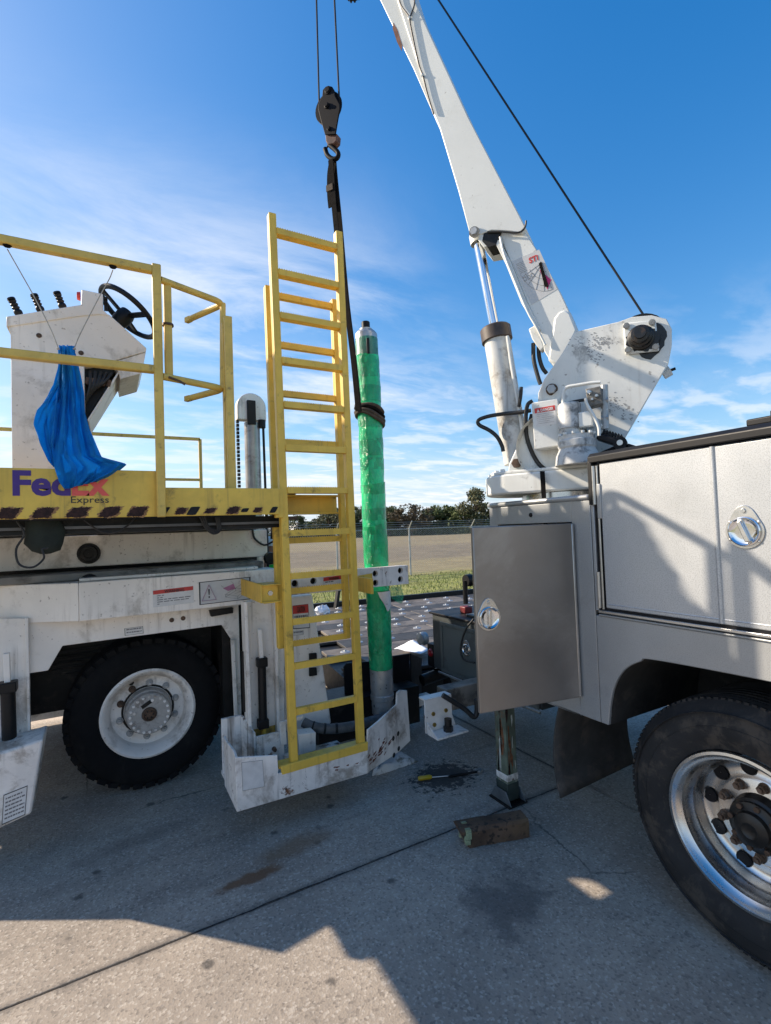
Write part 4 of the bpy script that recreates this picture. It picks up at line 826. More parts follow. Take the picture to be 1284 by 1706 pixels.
# ---- lift mast beyond the deck
MY = 4.6; ms = grp('lift_mast', LD)
hw = (PY(443, 690, MY).x-PY(395, 690, MY).x)/2; mc = PY(419.5, 678, MY); mz0 = PY(419, 700, MY).z
pts = [V((mc.x-hw, MY, mz0))]+[V((mc.x-hw*math.cos(math.pi*k/16), MY, mc.z+hw*math.sin(math.pi*k/16)*.98)) for k in range(17)]+[V((mc.x+hw, MY, mz0))]
MB().prism(pts, Y_*.10).build('chain_guard', white, ms, bevel=.008)
MB().box(PY(411, 690, MY).x, PY(425, 690, MY).x, MY-.03, MY-.001, PY(418, 708, MY).z, PY(418, 668, MY).z).build('guard_clamp', dark, ms, bevel=.005)
MB().cyl(PY(419.5, 705, MY+.05), V((PY(419.5, 705, MY+.05).x, MY+.05, 1.3)), .072, n=20).build('mast_ram', M('streaked bare steel', (.38, .36, .34), .35, metal=.7, var=.2, vs=6, streak=((.05, .025, .02), .95), dirt=((.1, .06, .05), .6, 8, .5)), ms)
MB().cyl(PY(438, 702, MY), V((PY(440, 712, MY).x, MY, 1.4)), .012, n=8).build('guide_rod', dark, ms); MB().cyl(PY(436, 700, MY), PY(436, 713, MY), .035, n=10).build('rod_socket', dark, ms)
chn = MB(); z = mz0
while z > 1.5: chn.box(PY(397, 720, MY).x-.012, PY(397, 720, MY).x+.012, MY+.01, MY+.04, z-.03, z-.004); z -= .035
chn.build('lift_chain', dark, ms, smooth=0)
# ---- unseen panel, posts and rollers left of view, added to shade the truck
BRX = -1.25; br = grp('shade_rig', LD)
sh = [(6.15, 3.15), (6.15, 4.66), (4.86, 4.66), (4.80, 4.58), (4.62, 4.22), (4.60, 4.05), (4.66, 3.92), (4.60, 3.70), (4.60, 3.15)]
MB().prism([V((BRX, a, b)) for a, b in sh], -X_*.03).build('shade_panel', white, br, bevel=.01)
for y_ in (5.1, 6.0): MB().box(BRX-.11, BRX-.01, y_, y_+.1, .1, 3.15).build('shade_post', white, br)
for k in range(5):
    t_ = (k+.4)/5; MB().cyl(V((BRX+.02, 4.83-.22*t_, 4.60-.40*t_)), V((BRX-.05, 4.83-.22*t_, 4.60-.40*t_)), .05, n=12).build('shade_roller', zinc, br)
MB().prism([V((a, 3.95, b)) for a, b in ((-.93, 1.50), (-1.5, .78), (-2.4, .25), (-2.4, .12), (-.93, .12))], Y_*.05).build('shade_wedge', white, br)  # unseen sloped plate, added to edge the shadow on the ground
# ================================================================ blue cloth hung from the guard rail
def cloth():
    mb = MB(); q = random.Random(6)
    def panel(L_, R_, ys_, n, rows_, amp0, amp1, freq, ph0, seed):
        o = len(mb.v); m = len(L_)-1; qq = random.Random(seed); fph = [qq.uniform(0, 6.28) for _ in range(5)]
        for j in range(rows_+1):
            t = j/rows_*m; i = min(m-1, int(t)); f = t-i; g_ = j/rows_
            lp_ = [L_[i][k]*(1-f)+L_[i+1][k]*f for k in (0, 1)]; rp = [R_[i][k]*(1-f)+R_[i+1][k]*f for k in (0, 1)]; Y = ys_[i]*(1-f)+ys_[i+1]*f
            for k in range(n+1):
                u = k/n; px = lp_[0]+(rp[0]-lp_[0])*u; py = lp_[1]+(rp[1]-lp_[1])*u
                uu = u+.05*math.sin(g_*5+fph[0])+.03*math.sin(g_*11+fph[1]); ph = freq*uu+ph0
                s1 = 1-abs(math.sin(ph))**.7; amp = amp0+(amp1-amp0)*g_
                d = -amp*(s1*1.0+.35*math.sin(ph*1.7+g_*6+fph[2])+.16*math.sin(u*29+g_*17+fph[3])+.10*math.sin(u*13-g_*31+fph[4])+.05*math.sin(u*47+g_*53))
                p = PY(px+.8*math.sin(g_*19+k), py, Y); p.y += d; mb.v.append(p)
        for j in range(rows_):
            for k in range(n): a = o+j*(n+1)+k; mb.f.append((a, a+1, a+n+2, a+n+1))
    # swinging left flap behind, then the main fall in front
    panel([(97, 580), (97, 612), (90, 642), (76, 664), (62, 684), (57, 708), (66, 738), (82, 768), (90, 778)], [(112, 584), (112, 612), (110, 642), (106, 664), (104, 684), (102, 708), (100, 738), (99, 768), (100, 790)], [2.965, 2.965, 2.96, 2.955, 2.945, 2.935, 2.92, 2.90, 2.895], 26, 60, .014, .030, 7.5, .4, 3)
    panel([(98, 576), (99, 592), (99, 612), (98, 640), (94, 664), (92, 690), (89, 715), (86, 740), (87, 758), (92, 782), (100, 803), (108, 816)], [(124, 577), (127, 592), (131, 612), (137, 640), (141, 662), (142, 690), (148, 716), (160, 742), (170, 762), (211, 773), (193, 787), (162, 802)], [2.955, 2.955, 2.955, 2.95, 2.94, 2.925, 2.91, 2.90, 2.893, 2.890, 2.890, 2.890], 60, 90, .016, .046, 10.5, .2, 8)
    o = mb.build('blue_cloth', blue, smooth=75); s_ = o.modifiers.new('s', 'SOLIDIFY'); s_.thickness = .002; s_.offset = 1; return o
bc_ = cloth(); tag(bc_, 'bright blue cotton cloth hung by two cords over the yellow toe board', 'cloth')
for pts, lab in (([(12, 415), (60, 500), (86, 552), (97, 580)], 'thin pale cord from the left of the top rail to the blue cloth'), ([(188, 450), (182, 465), (168, 490), (148, 528), (132, 560), (124, 580)], 'thin pale cord from near the corner post to the blue cloth')):
    a = MB().tube(curve_pts([PY(x, y, 2.90+.05*(y-415)/165) for x, y in pts], 20), .0026, 6).build('hanging_cord', cordm); tag(a, lab, 'cord', 'cords holding the blue cloth')
    for k, (x, y) in enumerate((pts[0], pts[-1])):
        p = PY(x, y, 2.875 if k == 0 else 2.94); kn = MB().ball(p+Z_*(.018 if k == 0 else -.004), .006 if k else .015, 8, (1.3, 1, .8)); kn.build('knot', strapd if k == 0 else cordm, a)
# ================================================================ wrapped hydraulic cylinder
GA, GB = PY(638, 1190, 3.50), PY(609.5, 553, 3.50); gax = (GB-GA); GL = gax.length; gax.normalize()
cylr = .089
worn = M('worn silver steel', (.50, .50, .49), .38, metal=.6, var=.18, vs=9, dirt=((.10, .09, .08), .8, 9, .53), speck=((.03, .03, .03), 26, .62, .9))
hc = thing('hydraulic_cylinder', 'long steel cylinder wrapped in green film hanging from the crane sling', 'cylinder', tuple(GA))
MB().lathe([(.001, 0), (cylr*.8, 0), (cylr*.96, .02), (cylr*.96, .12), (cylr*1.04, .125), (cylr*1.04, .16), (cylr, .165), (cylr, GL-.03), (cylr*.97, GL-.02), (cylr*.8, GL), (.04, GL+.006), (.001, GL+.006)], GA, gax, 32).build('barrel', worn, hc)
MB().lathe([(.034, 0), (.034, .075), (.03, .08), (.001, .08)], GB, gax, 16).build('rod_stub', blackp, hc); MB().lathe([(.052, 0), (.052, .016), (.034, .018)], GB+gax*.004, gax, 16).build('rod_collar', worn, hc)
def film_mat(name, colr, alpha):
    m = M(name, colr, .16, var=.30, vs=5, coat=.6, alpha=alpha); t = m.node_tree; b = t.nodes['Principled BSDF']
    tcx = t.nodes.new('ShaderNodeTexCoord').outputs['Object']; mp = t.nodes.new('ShaderNodeMapping'); mp.inputs['Rotation'].default_value = (.3, .5, 0); mp.inputs['Scale'].default_value = (20, 20, 11); t.links.new(tcx, mp.inputs[0])
    n = t.nodes.new('ShaderNodeTexNoise'); n.inputs['Scale'].default_value = 1.4; n.inputs['Detail'].default_value = 6; n.inputs['Roughness'].default_value = .6; n.inputs['Distortion'].default_value = 1.6; t.links.new(mp.outputs[0], n.inputs['Vector'])
    bp = t.nodes.new('ShaderNodeBump'); bp.inputs['Strength'].default_value = 1; bp.inputs['Distance'].default_value = .018; t.links.new(n.outputs[0], bp.inputs['Height']); t.links.new(bp.outputs[0], b.inputs['Normal']); translucent(m, colr, .25)
    return m
film = film_mat('green stretch film', (.006, .86, .33), 1); film2 = film_mat('thin green stretch film', (.02, .42, .22), .42); film3 = film_mat('thick green stretch film', (.004, .58, .23), 1)
film4 = film_mat('see through green stretch film', (.003, .58, .22), .8)
fr_ = random.Random(12)
def wrap(s0, s1, r, mat, name, slant0=.0, slant1=.0, amp=.0035, seed=0):
    n, m = 56, max(6, int((s1-s0)/.011)); mb = MB(); e1 = gax.orthogonal().normalized(); e2 = gax.cross(e1); q = random.Random(seed)
    ph = [q.uniform(0, 6.28) for _ in range(6)]
    for j in range(m+1):
        for k in range(n):
            an = 2*math.pi*k/n; f = j/m; s = s0+(s1-s0)*f+slant0*math.sin(an+1)*(1-f)+slant1*math.sin(an+2)*f
            d = amp*(math.sin(3*an+s*22+ph[0])+.7*math.sin(7*an-s*37+ph[1])+.5*math.sin(11*an+s*71+ph[2])+.6*math.sin(2*an-s*13+ph[3]))*.4+q.uniform(0, amp*.25)
            mb.v.append(GA+gax*s+(e1*math.cos(an)+e2*math.sin(an))*(r+d+amp*.7))
    for j in range(m):
        for k in range(n): mb.f.append((j*n+k, j*n+(k+1) % n, (j+1)*n+(k+1) % n, (j+1)*n+k))
    return mb.build(name, mat, hc, smooth=75)
def sy(py): return ((1190-py)/(1190-553))*GL
wrap(sy(598), sy(566), cylr+.001, film2, 'film_edge', .0, .003, .002, 1)
wrap(sy(985), sy(596), cylr+.002, film, 'film_wrap', .0, .008, .004, 2)
wrap(sy(940), sy(885), cylr+.006, film3, 'film_wrap', .03, .004, .003, 3)
wrap(sy(760), sy(735), cylr+.005, film3, 'film_wrap', .02, .015, .003, 7)
wrap(sy(1082), sy(1012), cylr+.003, film3, 'film_wrap', .02, .012, .003, 4)
wrap(sy(1113), sy(970), cylr+.0015, film4, 'film_wrap', .006, .0, .003, 5)
bq = random.Random(77); yb_ = 600
while yb_ < 930:
    hh = bq.uniform(14, 34); wrap(sy(yb_+hh), sy(yb_), cylr+.0035+bq.uniform(0, .003), film3 if bq.random() < .4 else film4, 'film_band', bq.uniform(-.03, .03), bq.uniform(-.03, .03), .003, int(yb_)); yb_ += hh+bq.uniform(6, 30)
MB().prism([GA+gax*sy(598)+V((-.05, -.093, 0)), GA+gax*sy(598)+V((-.03, -.100, 0)), GA+gax*sy(572)+V((-.03, -.100, 0)), GA+gax*sy(572)+V((-.05, -.093, 0))], -Y_*.008).build('port_block', blackp, hc, bevel=.002)
# torn strip where the bare barrel shows, and the loose flap beside it
e_v = V((0, -1, 0)); tp = MB(); rws = [(987, -.9, .62), (996, -.75, .62), (1006, -.45, .60), (1013, -.28, .40), (1019, -.15, .05)]
for (py, a0_, a1_) in rws:
    for k in range(9):
        an = a0_+(a1_-a0_)*k/8+.42; tp.v.append(GA+gax*sy(py)+(V((math.sin(an), -math.cos(an), 0)))*(cylr+.012))
for j in range(4):
    for k in range(8): tp.f.append((j*9+k, j*9+k+1, (j+1)*9+k+1, (j+1)*9+k))
tp.build('bare_patch', M('white primed steel', (.66, .65, .63), .5, var=.1, vs=12, speck=((.15, .12, .1), 40, .64, .6)), hc, smooth=60)
fl = MB(); fb = GA+gax*sy(992)
for j in range(6):
    for k in range(7): fl.v.append(fb+V((.088+.018*k, -.05+.02*math.sin(k*1.3+j), .035-.018*j+.012*math.sin(k*1.1)+(j-2.5)*-.002*k)))
for j in range(5):
    for k in range(6): fl.f.append((j*7+k, j*7+k+1, j*7+k+8, j*7+k+7))
fl.build('film_flap', film2, hc, smooth=60)
for k in range(3): MB().tube(curve_pts([GA+gax*.06+V((-.06+.03*k, -.085, -.02)), GA+gax*.02+V((.0+.03*k, -.10, .01*k)), GA+gax*.06+V((.07, -.07, .03*k))], 8), .009, 6).build('bottom_fitting', dark, hc)
# ================================================================ crane frame of reference
T = V((2.42, 2.12, 0)); HK = PY(552, 255, 3.5); HK0 = V((HK.x, HK.y, 0)); mdir = (HK0-T).normalized(); nrm = V((-mdir.y, mdir.x, 0)); nrm = nrm if nrm.dot(V((-1, -1, 0))) > 0 else -nrm
def PC(px, py, off=0): return PN(px, py, T+nrm*off, nrm)
def cprism(pts, off, width, name, mat, parent, bevel=.006): return MB().prism([PC(a, b, off) for a, b in pts], -nrm*width).build(name, mat, parent, bevel=bevel)
# ---- sling
sl_ = thing('lifting_sling', 'dark webbing sling from the crane hook choked around the green cylinder', 'sling', tuple(PC(551, 268)))
def ribbon(pxs, wd, name, mat, off=0.0):
    P = curve_pts([PC(a, b, off) for a, b in pxs], 40); mb = MB(); sidev = mdir
    for p in P: mb.v += [p-sidev*wd/2, p+sidev*wd/2, p+sidev*wd/2-nrm*.008, p-sidev*wd/2-nrm*.008]
    for i in range(len(P)-1):
        a = i*4
        for k in range(4): mb.f.append((a+k, a+(k+1) % 4, a+4+(k+1) % 4, a+4+k))
    mb.f += [(3, 2, 1, 0), tuple(len(mb.v)-4+k for k in range(4))]
    return mb.build(name, mat, sl_, smooth=40)
ribbon([(550, 266), (552, 290), (556, 345), (564, 420), (572, 470), (578, 520), (588, 600), (596, 684)], .042, 'sling_leg', strapd, .02)
ribbon([(556, 264), (559, 300), (567, 380), (574, 460), (580, 520), (590, 600), (599, 686)], .034, 'sling_leg', strapd, -.015)
ribbon([(551, 345), (549, 322), (549, 290), (552, 268)], .05, 'sling_eye', strapd, .005)
MB().ob(PC(549, 313, .02), mdir*.03, nrm*.006, Z_*.025).build('sling_tag', strapm, sl_)
tq = random.Random(5)
for k, (py, tl, rr2) in enumerate(((684, .030, .0), (690, .045, .004), (697, .05, .006), (702, .058, .002))):
    P = []
    for j in range(30):
        an = 2*math.pi*j/30; r = cylr+.016+rr2; c = GA+gax*sy(py)
        P.append(c+V((math.cos(an)*r, math.sin(an)*r, -tl*math.cos(an)*.9+.006*math.sin(3*an+k))))
    mb = MB().tube(P, .015, 8, closed=True); mb.build('choke_turn', strapm if k != 1 else strapd, sl_, smooth=60)
# ---- hook block and rope
hb = thing('hook_block', 'black crane hook block hanging on two falls of wire rope', 'hook block', tuple(PC(548, 245)))
def hp(x, y): return (520+x/9.17, 120+y/9.17)
side = [(200, 225), (245, 207), (300, 222), (333, 275), (345, 360), (415, 490), (420, 560), (395, 690), (350, 955), (190, 955), (130, 740), (88, 570), (92, 490), (150, 370), (158, 275)]
for off in (.045, -.035):
    p = MB().prism([PC(*hp(a, b), off) for a, b in side], -nrm*.012).build('cheek_plate', hookm, hb, bevel=.004)
for (a, b), r, L_ in (((237, 285), .030, .012), ((225, 520), .022, .018), ((255, 870), .017, .012)):
    MB().lathe([(.001, L_), (r*.6, L_), (r*.75, L_*.6), (r, L_*.5), (r, -.09)], PC(*hp(a, b), .045), nrm, 14).build('cheek_bolt', hookm, hb)
MB().lathe([(.001, -.02), (.115, -.02), (.12, -.012), (.10, 0), (.12, .012), (.115, .02), (.001, .02)], PC(*hp(250, 560), .005), nrm, 28).build('sheave', hookm, hb)
MB().prism([PC(*hp(a, b), .03) for a, b in ((195, 940), (375, 940), (365, 1050), (320, 1100), (230, 1095), (205, 1060))], -nrm*.06).build('trunnion', M('rusty red block', (.10, .05, .04), .7, var=.4, vs=20), hb, bevel=.006)
MB().tube(curve_pts([PC(*hp(a, b)) for a, b in ((262, 1080), (270, 1120), (330, 1170), (395, 1240), (385, 1310), (330, 1335), (270, 1310), (225, 1260), (205, 1200), (195, 1175))], 40), [.017]*6+[.020]*24+[.018-.0016*k for k in range(7)]+[.006]*4 if False else .0185, 10).build('hook', hookm, hb, smooth=60)
MB().tube([PC(*hp(245, 1120)), PC(*hp(205, 1195))], .007, 6).build('safety_latch', dark, hb)
TIP = PC(541, -190, 0); tipz = TIP.z
# ================================================================ service crane on the truck
CR = thing('service_crane', 'white hydraulic service crane mounted on the corner of the silver truck', 'crane', (T.x, T.y, 1.89))
W1 = .30
# slewing base
bs_ = MB(); bl, bt = PC(826, 828, .26), PC(826, 793, .26); zc0, zc1 = 1.925, 2.045
pts = []
for k in range(9):
    an = math.pi*(k/8-.5); pts.append(T+mdir*(.28+.19*math.cos(an))+nrm*(.27*math.sin(an)))
pts += [T-mdir*.50+nrm*.27, T-mdir*.50-nrm*.27]
MB().prism([V((p.x, p.y, zc0)) for p in pts], Z_*(zc1-zc0)).build('slewing_base', crane_scuffed, CR, bevel=.012)
MB().prism([V((p.x, p.y, zc1+.001)) for p in [T+(p-T)*.96 for p in pts]], Z_*.018).build('base_flange', crane_scuffed, CR, bevel=.005)
MB().lathe([(.24, -.035), (.25, -.03), (.25, .028), (.235, .035)], V((T.x, T.y, 1.893)), Z_, 48).build('slew_ring', polish, CR)
for k in range(7): p = pts[k+1] if k < 7 else pts[0]; q_ = T+(V((p.x, p.y, 0))-T)*.88; MB().cyl((q_.x, q_.y, zc1+.018), (q_.x, q_.y, zc1+.034), .014, n=6).build('flange_bolt', crane_white, CR)
# turret plates
tur = [(957, 553), (1030, 536), (1052, 528), (1085, 525), (1110, 531), (1119, 548), (1119, 575), (1113, 606), (1080, 662), (1036, 738), (1010, 775), (900, 785), (896, 720), (896, 655), (906, 632), (935, 590)]
for off in (W1/2, -W1/2+.02): cprism(tur, off, .02, 'turret_plate', crane_scuffed, CR, .004)
MB().prism([PC(a, b, W1/2-.03) for a, b in ((1022, 560), (1100, 545), (1106, 600), (1040, 690), (990, 690), (1000, 640))], -nrm*(W1-.06)).build('winch_housing', crane_white, CR)
MB().cyl(PC(1068, 562, W1/2-.03), PC(1068, 562, W1/2-.03)-nrm*(W1-.06), .13, n=28).build('winch_drum', dark, CR)
# bearing flange with black oily hub
bf = MB().prism([PC(a, b, W1/2+.022) for a, b in ((1037, 538), (1092, 532), (1098, 584), (1041, 590))], -nrm*.021).build('bearing_flange', crane_white, CR, bevel=.008)
MB().lathe([(.064, 0), (.066, .014), (.058, .018), (.056, .045), (.046, .05), (.044, .075), (.030, .078), (.028, .09), (.001, .09)], PC(1067, 563, W1/2+.022), nrm, 30).build('bearing_hub', hubm, CR)
oq = random.Random(21); opts = []
for k in range(24):
    an = 2*math.pi*k/24; r = .095*(1+.07*oq.uniform(-1, 1)+.08*math.sin(3*an)); opts.append(PC(1082, 566, W1/2+.0005)+mdir*math.cos(an)*r*.85+Z_*(math.sin(an)*r))
MB().prism(opts, nrm*.0012).build('oil_smear', hubm, CR, smooth=0)
opts = []
for k in range(40):
    an = 2*math.pi*k/40; r = .072*(1+.10*oq.uniform(-1, 1)+.10*math.sin(2*an+1)); opts.append(PC(1070, 565, W1/2+.0222)+mdir*math.cos(an)*r+Z_*math.sin(an)*r)
MB().prism(opts, nrm*.0008).build('oil_smear', hubm, CR, smooth=0)
for a, b in ((1043, 543), (1086, 537), (1092, 578), (1046, 583)): n_ = MB().cyl(PC(a, b, W1/2+.022), PC(a, b, W1/2+.034), .017, n=12); n_.cyl(PC(a, b, W1/2+.034), PC(a, b, W1/2+.046), .012, n=6); n_.build('bearing_bolt', galv, CR)
MB().cyl(PC(919, 649, W1/2), PC(919, 649, W1/2+.008), .034, n=20).build('pivot_washer', rustnut, CR); hexnut(MB(), PC(919, 649, W1/2+.008), nrm, .027, .022).build('pivot_bolt', galv, CR, bevel=.002)
MB().cyl(PC(1116, 617, .05), PC(1104, 624, .05), .03, n=12).build('winch_motor', crane_white, CR); MB().cyl(PC(1117, 617, .02), PC(1125, 614, .02), .008, n=8).build('motor_stub', dark, CR)
# boom: outer box, lower section with load chart, heel, tip
side_b = [(781, 386), (763, 318), (732, 214), (722, 190), (661, 0), (622, -118), (604, -178), (634, -190), (652, -120), (690, 0), (780, 195), (872, 372), (876, 380), (870, 389), (845, 385), (818, 384), (800, 391)]
BW = .22
bo = cprism(side_b, BW/2, BW, 'boom', crane_white, CR, .006)
inner = [(806, 384), (832, 404), (850, 436), (875, 500), (897, 545), (906, 580), (925, 612), (962, 548), (935, 490), (900, 425), (872, 375)]
MB().prism([PC(a, b, BW/2-.02) for a, b in ((806, 384), (828, 396), (836, 402), (851, 438), (876, 500), (898, 548), (906, 585), (940, 640), (975, 575), (962, 548), (935, 490), (900, 425), (868, 376))], -nrm*(BW-.04)).build('boom_heel', crane_white, CR, bevel=.006)
MB().prism([PC(a, b, BW/2-.012) for a, b in ((922, 530), (930, 519), (940, 515), (950, 520), (962, 550), (930, 612), (912, 600))], -nrm*(BW-.024)).build('heel_casting', crane_white, CR, bevel=.014)
MB().prism([PC(a, b, BW/2-.005) for a, b in ((797, 388), (832, 400), (850, 435), (876, 500), (900, 548), (896, 552), (868, 505), (842, 440), (826, 408), (806, 412), (796, 400))], -nrm*(BW-.01)).build('heel_web', crane_white, CR, bevel=.004)
MB().prism([PC(a, b, BW/2-.003) for a, b in ((806, 387), (834, 386), (826, 408), (812, 412), (803, 402))], -nrm*.12).build('knee_pocket', dark, CR)
cprism(((735, 222), (690, 118), (633, 0), (588, -105), (640, -105), (670, 0), (724, 192)), BW/2-.012, BW-.024, 'boom_extension', crane_white, CR, .005)
MB().prism([PC(a, b, BW/2-.0115) for a, b in ((655, 38), (662, 50), (670, 76), (669, 86), (661, 70), (654, 48))], nrm*.001).build('worn_paint', M('bare brown primer', (.20, .09, .06), .8, var=.3, vs=30), bo, smooth=0)
MB().tube(curve_pts([PC(a, b, BW/2+.012) for a, b in ((663, -8), (668, 10), (681, 28), (683, 40), (690, 75), (698, 110), (704, 126), (712, 158), (722, 190))], 30), .006, 6).build('boom_cable', hosem, bo)
MB().tube(curve_pts([PC(a, b, BW/2+.010) for a, b in ((690, -12), (690, 8), (683, 28))], 10), .005, 6).build('boom_cable', hosem, bo)
for a, b in ((682, 30), (704, 126)): MB().ball(PC(a, b, BW/2+.01), .012, 8).build('cable_clip', zinc, bo)
MB().tube(curve_pts([PC(a, b, BW/2+.004) for a, b in ((812, 387), (832, 386), (856, 388), (868, 386), (875, 377), (876, 368))], 14), .006, 6).build('boom_seam_cable', hosem, bo)
MB().tube(curve_pts([PC(a, b, BW/2) for a, b in ((833, 395), (840, 425), (858, 470), (878, 518), (893, 545), (908, 575))], 20), .008, 6).build('return_pipe', crane_white, CR)
n_ = MB().cyl(PC(790, 387, BW/2), PC(790, 387, BW/2+.012), .034, n=18); hexnut(n_, PC(790, 387, BW/2+.012), nrm, .024, .02); n_.build('ram_pin', galv, CR)
# boom head
hd = MB().lathe([(.001, -.03), (.13, -.03), (.135, -.02), (.115, 0), (.135, .02), (.13, .03), (.001, .03)], PC(541, -188, .0), nrm, 28); hd.build('head_sheave', dark, CR)
for off in (.06, -.06): MB().prism([PC(a, b, off) for a, b in ((640, -150), (600, -110), (535, -165), (528, -195), (545, -212), (634, -195))], -nrm*.015).build('head_plate', crane_white, CR, bevel=.004)
hr = MB().lathe([(.02, -.03), (.07, -.03), (.07, .03), (.02, .03)], PC(592, -20, -.02), nrm, 20)
for k in range(14): an = 2*math.pi*k/14; hr.ob(PC(592, -20, -.02)+(mdir*math.cos(an)+Z_*math.sin(an))*.078, (mdir*math.cos(an)+Z_*math.sin(an))*.014, (mdir*-math.sin(an)+Z_*math.cos(an))*.006, nrm*.02)
hr.build('cable_reel', dark, CR)
MB().prism([PC(a, b, .02) for a, b in ((592, -30), (650, -70), (660, -50), (600, -12))], -nrm*.03).build('reel_arm', dark, CR)
# load chart on the boom heel
CH = BW/2-.0195
ch_c = [PC(a, b, CH) for a, b in ((852, 436), (898, 416), (928, 482), (885, 508))]
chart = MB().prism(ch_c, nrm*.001).build('load_chart', label_g, CR, smooth=0)
def CPt(u, v_, l=.0016): return ch_c[0]*(1-u)*(1-v_)+ch_c[1]*u*(1-v_)+ch_c[2]*u*v_+ch_c[3]*(1-u)*v_+nrm*l
mb = MB()
def cs(a, b, t_=.003): mb.bar(CPt(*a), CPt(*b), .0006, t_, up=tuple(nrm))
for rr3 in (.25, .42, .58, .72):
    prev = None
    for k in range(11):
        an = R(92+k*8.5); p = (.92+rr3*1.15*math.cos(an), .30+rr3*.9*math.sin(an))
        if prev: cs(prev, p, .002)
        prev = p
for k in range(5): an = R(95+k*19); cs((.92, .30), (.92+.83*math.cos(an), .30+.65*math.sin(an)), .002)
for k in range(7): cs((.10, .10+k*.035), (.36, .10+k*.035), .0018)
for k in range(3): a = .12+k*.14; cs((a, .42), (a+.09, .42)); cs((a+.09, .42), (a+.09, .5)); cs((a+.09, .5), (a, .5)); cs((a, .5), (a, .42))
mb.build('print_lines', M('grey text print', (.16, .15, .15), .6), chart, smooth=0)
MB().prism([CPt(.74, .42, .002), CPt(.95, .75, .002), CPt(.70, .90, .002)], nrm*.0006).build('print_symbol', label_m, chart, smooth=0)
MB().prism([CPt(.80, .30, .004), CPt(.90, .28, .004), CPt(.78, .86, .004), (CPt(.66, .82, .004))], nrm*.004).build('angle_pointer', strapd, chart, smooth=0)
rx = (CPt(1, 0)-CPt(0, 0)).normalized(); ry = (CPt(0, 0)-CPt(0, 1)).normalized()
fit_text('STi', CPt(.52, .20, .001), .055, .034, label_r, chart, .03, xd=rx, yd=nrm.cross(rx))
sq = random.Random(31); scm = M('scuffed bare steel', (.33, .33, .32), .5, metal=.3, var=.3, vs=40); smb = MB()
for k in range(230):
    if k < 110: a, b = sq.gauss(1000, 11), sq.gauss(571, 7)
    elif k < 170: t_ = sq.random(); a, b = 950+52*t_+sq.gauss(0, 6), 567+32*t_+sq.gauss(0, 6)
    else: t_ = sq.random(); a, b = 1014+40*t_+sq.gauss(0, 6), 668+26*t_+sq.gauss(0, 7)
    c = PC(a, b, W1/2+.0004+.0000015*k); w_, h_ = sq.uniform(.002, .011), sq.uniform(.0012, .0045); tl = .55+sq.uniform(-.2, .2); pts = []
    for m_ in range(9):
        an = 2*math.pi*m_/9; s_ = sq.uniform(.45, 1.3); u_, v2 = math.cos(an)*w_*s_, math.sin(an)*h_*s_; pts.append(c-mdir*(u_*math.cos(tl)+v2*math.sin(tl))+Z_*(v2*math.cos(tl)-u_*math.sin(tl)*.9))
    smb.add(pts, [tuple(range(9))])
tag(smb.build('scuff_marks', scm, CR, smooth=0), kind='stuff')
# lift ram
rm = grp('lift_ram', CR)
r_b, r_t = PC(862, 772, .02), PC(826, 556, .02); r_r = PC(795, 397, .02)
axr = (r_t-r_b).normalized()
MB().lathe([(.001, 0), (.083, 0), (.083, (r_t-r_b).length), (.001, (r_t-r_b).length)], r_b, axr, 28).build('ram_barrel', stained, rm)
MB().lathe([(.083, -.055), (.098, -.05), (.098, .03), (.09, .038), (.04, .04)], r_t, axr, 28).build('ram_collar', M('brown gland steel', (.06, .042, .034), .5, var=.4, vs=12), rm)
MB().cyl(r_t, r_r+axr*.0, .0325, n=20).build('ram_rod', chrome, rm)
MB().lathe([(.05, -.03), (.052, .03), (.04, .06), (.001, .07)], r_r-axr*.01, axr, 16).build('rod_eye', crane_white, rm)
MB().tube(curve_pts([PC(845, 560, .11), PC(852, 610, .11), PC(864, 680, .11), PC(872, 735, .11)], 12), .010, 8).build('ram_pipe', crane_white, rm)
MB().tube(curve_pts([PC(864, 678, .12), PC(867, 660, .13), PC(868, 645, .13)], 8), .011, 8).build('hose', hosem, rm)
for off in (.155, -.10): cprism(((846, 786), (848, 772), (862, 742), (878, 706), (886, 740), (884, 788)), off, .025, 'ram_bracket', crane_white, CR, .006)
hexnut(MB(), PC(861, 772, .155), nrm, .030, .022).build('bracket_bolt', rustnut, CR, bevel=.002)
MB().box(0, 0, 0, 0, 0, 0) if False else None
cprism(((878, 775), (900, 782), (900, 790), (876, 790)), .14, .06, 'bracket_foot', crane_scuffed, CR)
# control box with the danger label
cbx = MB().prism([PC(a, b, W1/2+.12) for a, b in ((885, 671), (929, 664), (935, 742), (890, 749))], -nrm*.10).build('control_box', crane_scuffed, CR, bevel=.005)
dl_ = [PC(a, b, W1/2+.1205) for a, b in ((890, 681), (924, 675), (927, 706), (893, 711))]
dlb = MB().prism(dl_, nrm*.001).build('danger_label', label_w, cbx, smooth=0)
def DP(u, v_, l=.001): return dl_[0]*(1-u)*(1-v_)+dl_[1]*u*(1-v_)+dl_[2]*u*v_+dl_[3]*(1-u)*v_+nrm*(.001+l)
MB().prism([DP(0, 0, 0), DP(1, 0, 0), DP(1, .27, 0), DP(0, .27, 0)], nrm*.0006).build('print_header', label_r, dlb, smooth=0)
dx_ = (dl_[1]-dl_[0]).normalized(); fit_text('DANGER', DP(.30, .23, .0008), (dl_[1]-dl_[0]).length*.62, .016, label_w, dlb, .03, xd=dx_, yd=nrm.cross(dx_))
MB().prism([DP(.10, .24, .0008), DP(.25, .24, .0008), DP(.175, .06, .0008)], nrm*.0004).build('print_symbol', label_w, dlb, smooth=0)
mb = MB()
